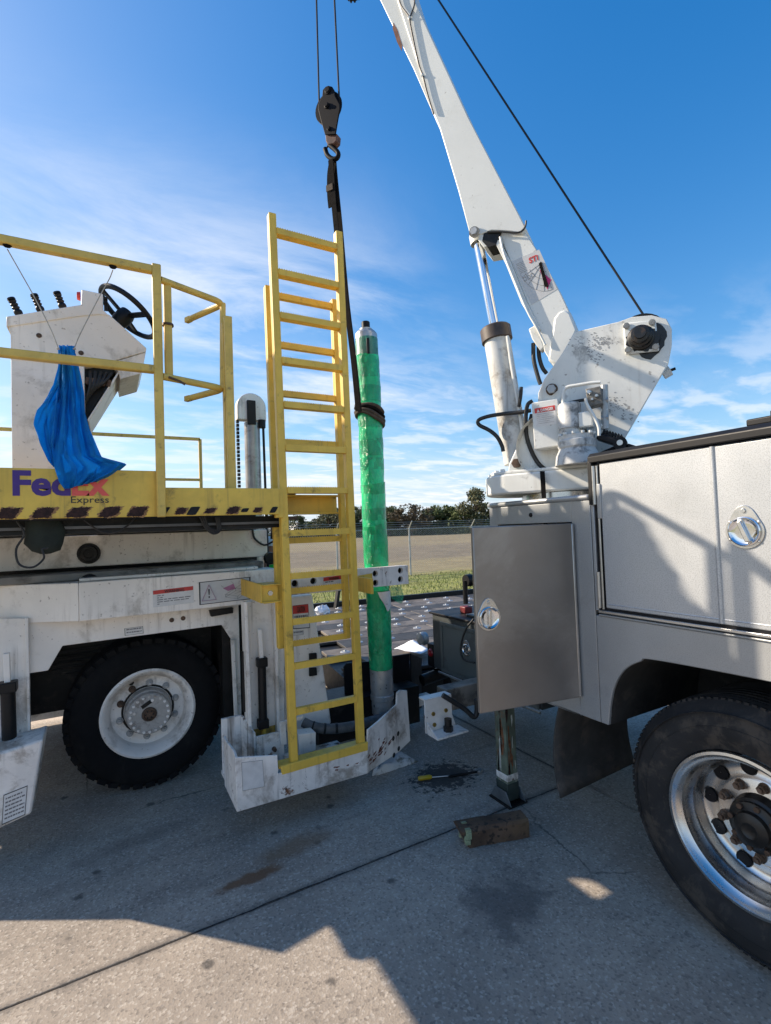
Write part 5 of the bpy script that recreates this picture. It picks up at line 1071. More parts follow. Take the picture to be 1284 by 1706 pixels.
for k in range(6): mb.bar(DP(.08, .36+k*.10), DP(.9-.2*(k % 3 == 1), .36+k*.10), .0005, .0022, up=tuple(nrm))
mb.build('print_lines', M('grey text print', (.16, .15, .15), .6), dlb, smooth=0)
# slew motor stack
mc0 = PC(961, 742, W1/2+.14)
def mz(py): return PC(961, py, W1/2+.14).z
mb0 = V((mc0.x, mc0.y, 0)); zb0 = zc1+.019
MB().lathe([(.001, zb0), (.118, zb0), (.118, mz(775)), (.112, mz(760)), (.095, mz(748)), (.100, mz(745)), (.100, mz(735)), (.092, mz(733)), (.092, mz(726)), (.001, mz(726))], mb0, Z_, 32).build('slew_gearbox', grimy, CR, smooth=25)
mb = MB()
for k in range(12): an = 2*math.pi*k/12; mb.cyl(mb0+V((math.cos(an)*.09, math.sin(an)*.09, mz(726))), mb0+V((math.cos(an)*.09, math.sin(an)*.09, mz(722))), .010, n=6)
mb.build('gearbox_bolts', crane_white, CR)
MB().lathe([(.055, mz(727)), (.055, mz(714)), (.062, mz(713)), (.062, mz(702)), (.060, mz(700)), (.060, mz(673)), (.055, mz(671)), (.001, mz(671))], mb0-nrm*.0+mdir*.03, Z_, 24).build('slew_motor', grimy, CR, smooth=25)
MB().ob(V((mb0.x, mb0.y, (mz(715)+mz(690))/2))-mdir*.055, mdir*.035, nrm*.045, Z_*(mz(690)-mz(715))/2).build('motor_port', crane_white, CR, bevel=.006)
cprism(((975, 648), (1000, 643), (1004, 672), (979, 678)), W1/2+.16, .08, 'valve_block', M('greasy valve casting', (.20, .19, .17), .5, var=.4, vs=14, dirt=((.06, .05, .04), .8, 14, .45)), CR, .004)
for a, b, r in ((981, 654, .014), (994, 660, .011), (987, 666, .009)): MB().lathe([(.001, .02), (r*.6, .02), (r, .012), (r, 0)], PC(a, b, W1/2+.16), nrm, 10).build('valve_plug', zinc, CR)
for k, (a, b, r) in enumerate(((1005, 655, .018), (1008, 668, .02), (1007, 684, .016), (1008, 697, .02), (1007, 710, .016))): MB().cyl(PC(a-6, b, W1/2+.1), PC(a+5, b-1, W1/2+.1), r, n=8).build('valve_fitting', galv if k % 2 else crane_white, CR)
MB().cyl(PC(1006, 642, W1/2+.1), PC(1008, 715, W1/2+.1), .020, n=10).build('manifold', galv, CR)
MB().tube(curve_pts([PC(a, b, W1/2+.15) for a, b in ((938, 700), (938, 665), (939, 652), (945, 645), (960, 642), (985, 638), (1000, 637))], 30), .009, 8).build('steel_pipe', crane_white, CR, smooth=60)
MB().tube(curve_pts([PC(a, b, W1/2+.19) for a, b in ((975, 664), (978, 674), (990, 695), (997, 712), (998, 726))], 20), .008, 8).build('steel_pipe', crane_white, CR, smooth=60)
MB().tube(curve_pts([PC(a, b, W1/2+.10) for a, b in ((930, 676), (945, 672), (962, 668), (976, 666))], 12), .009, 8).build('hose', hosem, CR)
MB().cyl(PC(938, 700, W1/2+.13), PC(938, 708, W1/2+.13), .022, n=6).build('pipe_union', crane_white, CR); MB().cyl(PC(934, 714, W1/2+.12), PC(955, 714, W1/2+.12), .014, n=8).build('pipe_union', hosem, CR)
for off, pp in ((.13, ((884, 684), (865, 687), (835, 690), (812, 694), (797, 700), (798, 708), (815, 717), (828, 728), (836, 743), (838, 752))), (.16, ((887, 668), (879, 674), (876, 690), (876, 715), (879, 735), (890, 762), (905, 780), (930, 787), (950, 785))), (.14, ((886, 690), (882, 710), (884, 745), (896, 768), (915, 782), (940, 788))), (.05, ((888, 572), (889, 600), (896, 628), (900, 640))), (.03, ((897, 578), (898, 595), (903, 612), (910, 622)))):
    MB().tube(curve_pts([PC(a, b, off) for a, b in pp], 40), .0125, 8).build('hose', hosem, CR, smooth=60)
cprism(((880, 548), (893, 540), (906, 578), (900, 585), (886, 565)), .09, .06, 'heel_stop', crane_white, CR)
# big rear turret disc seen between box and gearbox
MB().lathe([(.001, 0), (.20, 0), (.205, .02), (.205, .06)], PC(922, 745, W1/2+.004), nrm, 32).build('turret_cover', crane_scuffed, CR)
# black strap hanging from the base in front of the silver panel
MB().prism([PC(899, 785, .30), PC(907, 785, .30), PC(912, 875, .30), PC(905, 875, .30)], -nrm*.004).build('tie_strap', strapd, CR, smooth=0)
# work lamp with cooling fins
wl = thing('finned_lamp', 'black finned work lamp perched beside the crane motor', 'lamp', tuple(PC(1016, 742, W1/2+.1)))
lc = PC(1016, 734, W1/2+.12); la_ = (PC(1030, 739, W1/2+.12)-PC(1002, 730, W1/2+.12)).normalized(); lu = nrm.cross(la_).normalized()
MB().ob(lc, la_*.065, nrm*.04, lu*.018).build('lamp_body', blackp, wl, bevel=.008)
for k in range(7): MB().ob(lc+la_*(-.045+k*.015)+lu*.028, la_*.003, nrm*.038, lu*.016).build('cooling_fin', blackp, wl)
MB().cyl(lc+la_*.055+nrm*.045, lc+la_*.055-nrm*.045, .034, n=16).build('lamp_pivot', blackp, wl); MB().cyl(lc+la_*.055+nrm*.046, lc+la_*.055+nrm*.055, .015, n=10).build('pivot_bolt', zinc, wl)
MB().tube(curve_pts([lc+la_*.05-lu*.02, lc+la_*.0-lu*.07, lc-la_*.04-lu*.11], 8), .014, 6).build('lamp_foot', blackp, wl); MB().ob(lc+la_*.12-lu*.0, la_*.03, nrm*.03, lu*.012).build('lamp_bracket', blackp, wl, bevel=.005)
# wire rope: winch to head and two falls to the block
wr = thing('wire_rope', 'dark wire rope running from the winch over the boom head to the hook block', 'wire rope', tuple(PC(1075, 526)))
MB().tube([PC(1075, 530), PC(730, 0), PC(592, -212)], .0065, 8).build('winch_line', rope_d, wr)
MB().tube([PC(527, -180), PC(527, 0), PC(531.5, 172)], .0075, 8).build('rope_fall', rope_d, wr); MB().tube([PC(555, -180), PC(557, 0), PC(565.5, 178)], .0075, 8).build('rope_fall', rope_d, wr)
# ================================================================ the service truck
XB = 2.10
TK = thing('service_truck', 'silver service truck with an open side door and polished rear wheel', 'truck', (XB+1.1, 1.08, 0))
FWD = -2.4    # how far the body goes on past the camera
zt_, zl = 2.045, 1.30
MB().box(XB+.03, XB+2.2, FWD, 1.66, 1.16, 2.03).build('body_shell', silver_low, TK)
up = MB().box(XB-.004, XB+.028, FWD, 1.618, 1.325, 2.030).build('side_door', silver, TK, bevel=.006)
MB().tube([(XB-.002, 1.094, 1.33), (XB-.002, 1.094, 2.028)], .010, 8).build('door_bead', silver, up, smooth=60)
MB().tube([(XB-.002, 1.60, 1.345), (XB-.002, FWD, 1.345)], .004, 6).build('door_crease', silver, up)
# black weather seal along the top and the rear edge
MB().prism([V((XB-.020, 1.672, 2.036)), V((XB-.020, 1.672, 2.066)), V((XB+.0, 1.672, 2.085)), V((XB+.16, 1.672, 2.085)), V((XB+.16, 1.672, 2.036))], Y_*(FWD-1.672)).build('roof_seal', plastic, TK, bevel=.004)
MB().prism([V((XB-.022, 1.648, 1.83)), V((XB-.022, 1.672, 1.83)), V((XB-.022, 1.672, 2.05)), V((XB-.022, 1.648, 2.035))], X_*.05).build('edge_seal', plastic, TK, bevel=.003)
MB().box(XB-.010, XB+.03, 1.655, 1.672, 1.31, 1.83).build('door_frame', silver_low, TK, bevel=.003)
MB().box(XB-.002, XB+.02, 1.622, 1.653, 1.30, 2.03).build('seal_gap', blackp, TK)
for z0_, z1_ in ((1.325, 1.50), (1.83, 2.02)): MB().cyl((XB-.012, 1.646, z0_), (XB-.012, 1.646, z1_), .009, n=10).build('door_hinge', zinc, TK)
MB().box(XB-.012, XB+.02, 1.612, 1.634, 1.76, 1.93).build('hinge_leaf', silver_low, TK, bevel=.003)
MB().cyl((XB-.006, 1.630, 1.32), (XB-.006, 1.630, 2.02), .005, n=6).build('door_edge', zinc, TK)
MB().box(XB-.014, XB+.02, FWD, 1.655, 1.300, 1.314).build('sill_strip', zinc, TK, bevel=.003); MB().box(XB-.003, XB+.02, FWD, 1.62, 1.314, 1.325).build('seal_gap', blackp, TK)
MB().box(XB-.008, XB+.02, FWD, 1.66, 1.284, 1.294).build('sill_strip', silver_low, TK, bevel=.004)
# fender with wheel arch
WCY, WCZ, WRr = 1.083, .507, .507
arch = [(1.640, .757), (1.625, .86), (1.595, .96), (1.54, 1.045), (1.46, 1.10), (1.37, 1.125), (.80, 1.140), (.71, 1.115), (.63, 1.06), (.575, .97), (.55, .86), (.54, .757)]
arch = [(p.x, p.y) for p in curve_pts([V((a, b, 0)) for a, b in arch], 66)]
MB().prism([V((XB, 1.682, .757))]+[V((XB, a, b)) for a, b in arch]+[V((XB, FWD, .757)), V((XB, FWD, 1.284)), V((XB, 1.682, 1.284))], X_*.02).build('fender', silver_low, TK, bevel=.004)
MB().prism([V((XB+.022, a, b)) for a, b in arch]+[V((XB+.022, .5, 1.16)), V((XB+.022, 1.66, 1.16))], X_*.001).build('arch_lip', dark, TK) if False else None
lin = MB()
for i in range(len(arch)-1):
    (a, b), (c, d) = arch[i], arch[i+1]; lin.add([(XB+.02, a, b), (XB+.02, c, d), (XB+.75, c, d), (XB+.75, a, b)], [(0, 1, 2, 3)])
lin.add([(XB+.75, a, b) for a, b in arch], [tuple(range(len(arch)))])
lin.build('wheel_well', M('undersealed steel', (.03, .028, .026), .85, var=.3, vs=7, dirt=((.09, .075, .06), .5, 6, .5)), TK)
# corner compartment below the crane
CYR = 2.44; zc = .757; ztop = 1.885
cp = MB()
cp.box(XB, XB+.02, 1.684, 1.802, zc, ztop-.03); cp.box(XB, XB+.02, 1.802, CYR-.07, 1.748, ztop-.03); cp.box(XB, XB+.02, CYR-.07, CYR, zc, ztop-.03); cp.box(XB, XB+.02, 1.802, CYR-.07, zc, .848)
cp.build('compartment_side', silver_low, TK, bevel=.003)
MB().box(XB-.012, XB+.62, 1.684, CYR+.012, ztop-.028, ztop).build('compartment_top', silver_low, TK, bevel=.012)
MB().box(XB+.022, XB+.60, CYR-.02, CYR, zc, ztop-.03).build('compartment_rear', silver_low, TK); MB().box(XB+.022, XB+.60, 1.70, CYR-.02, zc, zc+.02).build('compartment_floor', silver_low, TK)
MB().box(XB+.58, XB+.60, 1.70, CYR-.02, zc+.02, ztop-.03).build('compartment_back', blackp, TK); MB().box(XB+.03, XB+.58, 1.70, 1.715, zc+.02, ztop-.03).build('compartment_wall', M('brown board', (.10, .05, .03), .7, var=.3), TK)
MB().box(XB+.03, XB+.57, 1.72, CYR-.03, 1.30, 1.33).build('shelf', white, TK); MB().box(XB+.03, XB+.2, 1.80, 2.0, 1.33, 1.5).build('shelf_liner', M('brown board', (.10, .05, .03), .7, var=.3), TK)
MB().box(XB-.02, XB+.12, 1.69, 1.86, 1.838, 1.862).build('crane_step', blackp, TK, bevel=.006) if False else None
cprism(((937, 836), (993, 829), (993, 845), (938, 848)), .33, .05, 'base_skirt', M('grey trim', (.10, .105, .11), .5, var=.1), TK, .005)
MB().lathe([(.001, .006), (.011, .005), (.013, 0)], PX(884, 858, XB), -X_, 12).build('panel_plug', blackp, TK)
# the door that stands open
hinge = V((XB-.004, 1.805, 0)); dd_ = (V((1.524, 1.915, 0))-hinge); dw = dd_.length; dd_.normalize(); dnm = V((dd_.y, -dd_.x, 0)); dnm = dnm if dnm.y < 0 else -dnm
d0, d1 = .855, 1.742
door = MB().ob(hinge+dd_*dw/2+Z_*(d0+d1)/2+dnm*.012, dd_*(dw/2), dnm*.012, Z_*(d1-d0)/2).build('compartment_door', steel, TK, bevel=.005)
MB().ob(hinge+dd_*dw/2+Z_*(d0+d1)/2-dnm*.008, dd_*(dw/2-.03), dnm*.008, Z_*((d1-d0)/2-.03)).build('door_liner', steel, door, bevel=.004)
MB().ob(hinge+dd_*.010+Z_*(d0+d1)/2+dnm*.004, dd_*.006, dnm*.022, Z_*((d1-d0)/2-.004)).build('door_edge', zinc, door, bevel=.002)
for z0_, z1_ in ((.90, 1.02), (1.46, 1.60)): MB().cyl((XB-.014, 1.800, z0_), (XB-.014, 1.800, z1_), .011, n=10).build('door_hinge', zinc, door)
MB().cyl((XB-.02, 1.82, 1.08), (XB-.02, 1.82, 1.17), .012, n=8).build('door_stay', blackp, door)
def latch(c, n, u, parent, sc=1, rot=0):
    """round paddle latch: pear shaped plate, recessed cup and folding handle"""
    r_ = n.cross(u) if False else u.cross(n); g_ = grp('latch', parent); pts = []
    for k in range(36):
        an = 2*math.pi*k/36; rr_ = .066+.034*max(0, math.sin(an))**7; pts.append(c+(r_*math.cos(an)+u*math.sin(an))*rr_*sc)
    MB().prism(pts, n*.005).build('latch_plate', polish, g_, bevel=.0015)
    MB().lathe([(.050*sc, .005), (.056*sc, .011), (.052*sc, .013), (.047*sc, .008), (.043*sc, .006), (.03*sc, .0055), (.001, .0055)], c, n, 32).build('latch_cup', chrome, g_, smooth=60)
    a = u*math.cos(rot)+r_*math.sin(rot); b = n.cross(a)
    MB().ob(c+n*.013, a*.042*sc, b*.009*sc, n*.006).build('latch_handle', polish, g_, bevel=.003)
    MB().lathe([(.001, .010), (.008*sc, .010), (.010*sc, .005)], c+u*.078*sc, n, 12).build('lock_barrel', zinc, g_)
    for an in (.6, 2.5, 3.7, 5.6): MB().lathe([(.001, .009), (.005*sc, .008), (.006*sc, .005)], c+(r_*math.cos(an)+u*math.sin(an))*.060*sc, n, 8).build('latch_rivet', zinc, g_)
latch(V((XB-.004, .993, 1.69)), -X_, Z_, up, 1.0, -.35)
lc_ = PN(814, 1029, hinge+dnm*.024, dnm); latch(lc_, dnm, Z_, door, .95, 0.02)
# rear wheel
def wheel_truck(cx_, parent, full=True):
    c = V((cx_, WCY, WCZ)); ax = -X_; w_ = grp('wheel', parent)
    MB().lathe(tyre_profile(WRr, .294, .27, 5), c, ax, 96).build('tyre', rubber_dust, w_, smooth=35)
    nb = MB()
    for k in range(110):
        an = 2*math.pi*k/110; e = V((0, math.cos(an), math.sin(an))); tg = V((0, -math.sin(an), math.cos(an)))
        nb.ob(c+e*(WRr-.0175)+X_*.038, e*.015, tg*.0085, X_*.016)
    nb.build('tread_shoulder', rubber_dust, w_)
    for r_ in (.40, .455): MB().lathe([(r_-.003, .022), (r_-.001, .030), (r_+.001, .030), (r_+.003, .022)], c, ax, 64).build('sidewall_ring', rubber_dust, w_)
    MB().lathe([(.296, -.012), (.303, .008), (.299, .020), (.288, .022), (.282, .012), (.276, -.004), (.262, -.014), (.258, -.03), (.256, -.055), (.246, -.066), (.241, -.085), (.238, -.118), (.225, -.134), (.205, -.138), (.180, -.136), (.170, -.128), (.160, -.122), (.001, -.122)], c, ax, 72).build('rim', polish, w_, smooth=40)
    for k in range(10):
        an = 2*math.pi*(k+.15)/10; p = c+V((0, math.cos(an), math.sin(an)))*.207-ax*.1315
        MB().lathe([(.001, .0012), (.026, .0012), (.029, .004), (.031, 0)], p, ax, 18).build('hand_hole', blackp, w_)
        an += .314; p = c+V((0, math.cos(an), math.sin(an)))*.145-ax*.122
        n_ = MB().cyl(p, p+ax*.006, .021, n=14); hexnut(n_, p+ax*.006, ax, .0175, .026); n_.cyl(p+ax*.03, p+ax*.042, .010, n=8); n_.build('lug_nut', M('brown stained nut', (.16, .11, .08), .5, metal=.5, var=.4, vs=30), w_)
    hb_ = MB().lathe([(.112, -.122), (.104, -.08), (.094, -.072), (.094, -.056), (.076, -.052), (.066, -.045), (.062, -.027), (.045, -.02), (.03, -.018), (.02, -.024), (.001, -.024)], c, ax, 36).build('hub', hubm, w_, smooth=35)
    for k in range(8): an = 2*math.pi*k/8+.2; p = c+V((0, math.cos(an), math.sin(an)))*.083-ax*.056; hexnut(MB(), p, ax, .011, .014).build('hub_bolt', rustnut, hb_)
    p = c+V((0, math.cos(3.9), math.sin(3.9)))*.238-ax*.11; MB().cyl(p, p+ax*.05, .005, n=6).build('valve_stem', zinc, w_)
wheel_truck(2.165, TK)
MB().lathe(tyre_profile(WRr, .29, .27, 5), V((2.165+.33, WCY, WCZ)), -X_, 64).build('inner_tyre', rubber_dust, TK)
MB().cyl((2.3, WCY, WCZ), (4.2, WCY, WCZ), .11, n=14).build('axle', dark, TK); MB().cyl((3.85, WCY, WCZ), (4.2, WCY, WCZ), .5, n=36).build('far_tyre', rubber, TK)
for x in (2.95, 3.55): MB().box(x, x+.08, FWD, 3.4, .78, 1.02).build('chassis_rail', blackp, TK)
MB().box(XB+.62, XB+2.2, 1.67, 2.45, .757, 1.1).build('tail_bed', silver_low, TK)
# mud flap, slightly curled
mf = MB(); FYL = 1.985
for j in range(11):
    for i in range(11):
        u, v_ = i/10, j/10; x = XB+.045+.60*u; z = .757-v_*(.525-.05*u); mf.v.append(V((x-.012*math.sin(v_*3.1)*(1-u), FYL+.05*math.sin(v_*2.6)-.03*u*v_, z)))
for j in range(10):
    for i in range(10): a = j*11+i; mf.f.append((a, a+1, a+12, a+11))
mfo = mf.build('mud_flap', M('weathered rubber sheet', (.06, .055, .05), .8, var=.3, vs=7, dirt=((.14, .11, .085), .6, 6, .5)), TK, smooth=60); s_ = mfo.modifiers.new('s', 'SOLIDIFY'); s_.thickness = .009
# outrigger leg and foot
lp = PZ(836, 1330, 0)
ox, oy = 2.145, 2.43
legm = M('flaking green and rust steel', (.13, .155, .11), .75, var=.4, vs=9, streak=((.60, .57, .50), 1.0), dirt=((.17, .07, .03), .95, 6, .53), rust=(5, .575), bump=.3, bs=60)
og = grp('outrigger', TK)
MB().box(ox, ox+.085, oy, oy+.10, .10, .80).build('leg', legm, og, bevel=.006)
fq = random.Random(41)
for k in range(26):
    face = k % 2; u = fq.uniform(.008, .076 if face else .09); z = fq.uniform(.2, .74); h_ = fq.uniform(.03, .13); w_ = fq.uniform(.003, .012); pts = []
    for j in range(14):
        an = 2*math.pi*j/14; s_ = fq.uniform(.55, 1.15); a, b = math.cos(an)*w_*s_, math.sin(an)*h_*s_
        uu = min(max(u+a, .004), .081 if face else .096); pts.append(V((ox+uu, oy, z+b)) if face else V((ox, oy+uu, z+b)))
    MB().prism(pts, (-Y_ if face else -X_)*.0009).build('paint_flake', (M('pale flaked paint', (.50, .50, .44), .8, var=.3, vs=30), rustm, M('orange rust', (.20, .075, .03), .9, var=.4, vs=40))[fq.randrange(3)], og, smooth=0)
MB().box(ox-.002, ox+.087, oy-.002, oy+.102, .14, .18).build('leg_band', white_worn, og, bevel=.002)
MB().box(ox-.004, ox+.089, oy-.004, oy+.104, .02, .125).build('leg_shoe', M('dark green paint', (.035, .05, .042), .5, var=.3, vs=10, dirt=((.1, .09, .08), .5, 10, .5)), og, bevel=.003)
MB().box(ox-.035, ox+.12, oy-.045, oy+.145, .002, .012).build('foot_plate', dark, og, bevel=.003)
for x in (ox-.020, ox+.098): MB().prism([V((x, oy-.045, .012)), V((x, oy+.145, .012)), V((x, oy+.10, .085)), V((x, oy+.0, .085))], X_*.006).build('foot_gusset', M('worn grey steel', (.16, .17, .175), .5, metal=.4, var=.3, vs=12), og, bevel=.002)
# tail cabinet with vice, lamp and pipes
GX = 2.50; cab_m = M('dark grey enamel', (.055, .062, .062), .45, var=.15, vs=4, dirt=((.13, .12, .11), .4, 5, .54)); cab_f = M('grey green enamel', (.12, .135, .13), .45, var=.12, vs=4, dirt=((.07, .065, .06), .5, 5, .5))
gt_, gb_ = .975, .50; gy0, gy1 = 2.46, 3.73
MB().box(GX, 3.7, gy0, gy1, gb_, gt_).build('tail_cabinet', cab_m, TK, bevel=.008)
MB().box(GX-.015, 3.72, gy0, gy1+.03, gt_, gt_+.02).build('bench_top', blackp, TK, bevel=.005); MB().box(GX+.08, GX+.4, 3.0, 3.35, gt_+.02, gt_+.04).build('bench_plate', cab_m, TK, bevel=.004)
mb = MB()
for (y0, y1, z0_, z1_) in ((gy0+.02, gy1-.13, gt_-.075, gt_-.045), (gy0+.02, gy1-.13, gb_, gb_+.03), (gy1-.16, gy1-.13, gb_+.03, gt_-.075)): mb.box(GX-.014, GX-.001, y0, y1, z0_, z1_)
mb.build('cabinet_frame', cab_f, TK, bevel=.003); cdoor = MB().box(GX-.008, GX-.0005, gy0+.02, gy1-.165, gb_+.033, gt_-.078).build('cabinet_door', cab_f, TK)
latch(V((GX-.008, 3.24, .755)), -X_, Z_, cdoor, .75, .5)
MB().tube([(GX-.02, gy0, gb_-.012), (GX-.02, gy1-.1, gb_-.012)], .010, 8).build('hinge_rod', zinc, TK)
MB().box(GX+.0, GX+.10, gy1+.001, gy1+.10, .50, .70).build('lamp_box', blackp, TK, bevel=.005)
MB().lathe([(.001, .012), (.03, .010), (.038, 0)], V((GX, gy1+.05, .62)), -X_, 18).build('tail_lamp', M('red lens', (.30, .012, .02), .25), TK)
MB().box(GX+.14, GX+.22, gy1-.30, gy1-.22, gt_+.02, gt_+.08).build('vice_base', M('dark red casting', (.14, .012, .015), .5), TK, bevel=.01); MB().lathe([(.001, 0), (.05, 0), (.055, .05), (.04, .09), (.001, .1)], V((GX+.18, gy1-.27, gt_+.30)), X_, 14).build('vice_jaw', plastic, TK); MB().cyl((GX+.18, gy1-.26, gt_+.10), (GX+.18, gy1-.26, gt_+.30), .022, n=10).build('vice_stem', plastic, TK)
MB().tube(curve_pts([PX(789, 1031, GX-.03), PX(775, 1050, GX-.05), PX(767, 1080, GX-.05), PX(772, 1098, GX-.05), PX(790, 1104, GX-.04)], 20), .008, 6).build('hose', hosem, TK)
MB().lathe([(.001, 0), (.06, 0), (.065, .03), (.05, .05), (.06, .07), (.001, .08)], PX(709, 1063, GX+.2)-X_*.0, -X_, 16).build('spool', galv, TK)
MB().box(GX+.15, 3.6, gy1+.02, gy1+.09, .30, .50).build('rear_bumper', blackp, TK, bevel=.006)
for k, (a, b, r) in enumerate(((722, 1133, .050), (745, 1124, .055))): p = PY(a, b, 3.75); MB().cyl(p+V((-.12, 0, .02)), p+V((.16, 0, .05)), r, n=16).build('exhaust_pipe', hubm, TK)
MB().tube(curve_pts([PY(757, 1125, 3.5), PY(762, 1142, 3.45), PY(752, 1160, 3.4), PY(735, 1166, 3.4)], 12), .045, 10).build('ribbed_duct', M('grey ribbed hose', (.12, .12, .11), .7, var=.3, vs=20), TK, smooth=60)
# hitch beam and L bracket
MB().box(2.12, 3.4, 3.02, 3.14, .40, .56).build('hitch_beam', dirty_beam, TK, bevel=.006)
HY = 2.96
hx0, hx1 = PY(709, 1200, HY).x, PY(753, 1195, HY).x; hz0, hz1 = PY(712, 1222, HY).z, PY(709, 1168, HY).z
hls = [(PY(a, b, HY).x-hx0, PY(a, b, HY).z-hz0, .012) for a, b in ((721, 1189), (742, 1183), (723, 1207))]
hp_ = plate_holes('hitch_plate', [(0, 0), (hx1-hx0+.03, 0), (hx1-hx0, .09), (hx1-hx0, hz1-hz0), (0, hz1-hz0)], [], (hx0, HY, hz0), X_, Z_, .014, white_worn, TK, .002)
for x, z, r in hls: hexnut(MB(), V((hx0+x, HY, hz0+z)), -Y_, .0145, .010).build('hitch_bolt', gold, TK)
MB().box(hx0, hx1+.035, HY-.14, HY-.0145, hz0, hz0+.014).build('hitch_shelf', white_worn, TK, bevel=.003); MB().box(hx0, hx1, HY+.0, HY+.08, hz1-.004, hz1+.010).build('hitch_top', white, TK, bevel=.003)
MB().prism([V((hx0-.001, HY-.13, hz0+.014)), V((hx0-.001, HY-.014, hz0+.014)), V((hx0-.001, HY-.014, hz0+.08))], X_*.010).build('hitch_gusset', white_worn, TK)
n_ = MB(); hexnut(n_, V((hx0+.135, HY-.075, hz0+.014)), Z_, .034, .035); n_.cyl(V((hx0+.135, HY-.075, hz0+.049)), V((hx0+.135, HY-.075, hz0+.10)), .026, n=14); n_.build('hitch_ball_nut', hubm, TK)
MB().tube(curve_pts([PY(737, 1158, 2.9), PY(750, 1166, 2.88), PY(775, 1182, 2.85), PY(788, 1194, 2.83), PY(794, 1188, 2.82), PY(794, 1165, 2.82)], 24), .018, 10).build('hydraulic_hose', hosem, TK, smooth=60)
# lamp on the roof
RL = PX(1262, 698, XB+.08)
rl = thing('roof_lamp', 'low black lamp bar on top of the silver truck body', 'lamp', (XB+.1, .93, 2.085))
MB().box(XB+.03, XB+.15, .55, .985, 2.087, 2.115).build('lamp_housing', plastic, rl, bevel=.006); MB().box(XB+.04, XB+.13, .52, .90, 2.115, 2.135).build('lamp_cap', zinc, rl, bevel=.006); MB().box(XB+.02, XB+.05, .87, .90, 2.09, 2.13).build('lamp_clip', blackp, rl, bevel=.003)
# ================================================================ small things on the ground
woodm = M('weathered timber', (.12, .070, .042), .9, var=.45, vs=7, dirt=((.17, .10, .05), .6, 5, .52), streak=None, speck=((.02, .015, .012), 34, .56, .8), bump=.6, bs=70)
wa, wb = PZ(800, 1410, 0), PZ(882, 1395, 0); wd = (wb-wa).normalized(); wn = V((-wd.y, wd.x, 0)); wn = wn if wn.y > 0 else -wn
wl_ = PZ(770, 1404, 0); L_ = (wb-wl_).length; wd = (wb-PZ(788, 1412, 0)).normalized(); wn = V((-wd.y, wd.x, 0)); wn = wn if wn.y > 0 else -wn
blk = thing('timber_block', 'short weathered timber block lying on the concrete by the outrigger', 'timber block', tuple((wa+wb)/2))
wm = MB(); n = 14; q = random.Random(3); P0 = PZ(784, 1413, 0)
LW = (wb-P0).length
for i in range(n):
    s = LW*i/(n-1)
    jx = 0 if 0 < i else 0
    for (a, b) in ((0, .0), (.02, -.0), (.105, 0), (.115, .012), (.115, .088), (.10, .098), (.015, .098), (0, .085)):
        e0 = (.045*(b/.1)+.02*q.random()) if i == 0 else 0
        wm.v.append(P0+wd*(s-e0*(1 if i == 0 else 0))+wn*(a+q.uniform(-.003, .003))+Z_*(max(.001, b+q.uniform(-.0025, .0025))))
for i in range(n-1):
    for k in range(8): wm.f.append((i*8+k, i*8+(k+1) % 8, (i+1)*8+(k+1) % 8, (i+1)*8+k))
wm.f += [tuple(range(8))[::-1], tuple((n-1)*8+k for k in range(8))]
wm.build('timber', woodm, blk, smooth=35)
rg_ = MB(); 
for k in range(16):
    c = P0-wd*(.008+.012*q.random())+wn*q.uniform(.0, .10)+Z_*q.uniform(.01, .09); rg_.ob(c, wd*.014, (wn*q.uniform(.5, 1)+Z_*q.uniform(-.4, .4)).normalized()*q.uniform(.008, .02), Z_*q.uniform(.008, .018))
rg_.build('splintered_end', M('pale green splintered wood', (.30, .34, .20), .9, var=.35, vs=30, dirt=((.2, .1, .06), .8, 14, .5)), blk, smooth=0)
def rag(name, corners, z0_, th, lab, cat, seed, mat):
    A, B_, C_, D_ = [V(c) for c in corners]; n = 15; q = random.Random(seed); mb = MB()
    for j in range(n):
        for i in range(n):
            u, v_ = i/(n-1), j/(n-1); p = A*(1-u)*(1-v_)+B_*u*(1-v_)+C_*u*v_+D_*(1-u)*v_; e = min(u, 1-u, v_, 1-v_)
            z = z0_+th*min(1, e*9+.08)*(.75+.3*math.sin(u*7+v_*3+seed)+.2*math.sin(v_*11))+q.uniform(0, .004); mb.v.append(V((p.x+q.uniform(-.005, .005), p.y+q.uniform(-.005, .005), z)))
    for j in range(n-1):
        for i in range(n-1): a = j*n+i; mb.f.append((a, a+1, a+n+1, a+n))
    bd_ = [i for i in range(n)]+[j*n+n-1 for j in range(1, n)]+[(n-1)*n+i for i in range(n-2, -1, -1)]+[j*n for j in range(n-2, 0, -1)]
    o = len(mb.v); mb.v += [V((mb.v[i].x, mb.v[i].y, .001)) for i in bd_]
    for k in range(len(bd_)): k2 = (k+1) % len(bd_); mb.f.append((bd_[k], bd_[k2], o+k2, o+k))
    return tag(mb.build(name, mat, smooth=60), lab, cat)
rag('absorbent_pad', [PZ(618, 1293, 0), PZ(636, 1290, 0), PZ(698, 1268, 0), PZ(655, 1252, 0)], .001, .045, 'oil soaked white pad on the ground under the stabiliser tray', 'pad', 2, ragm)
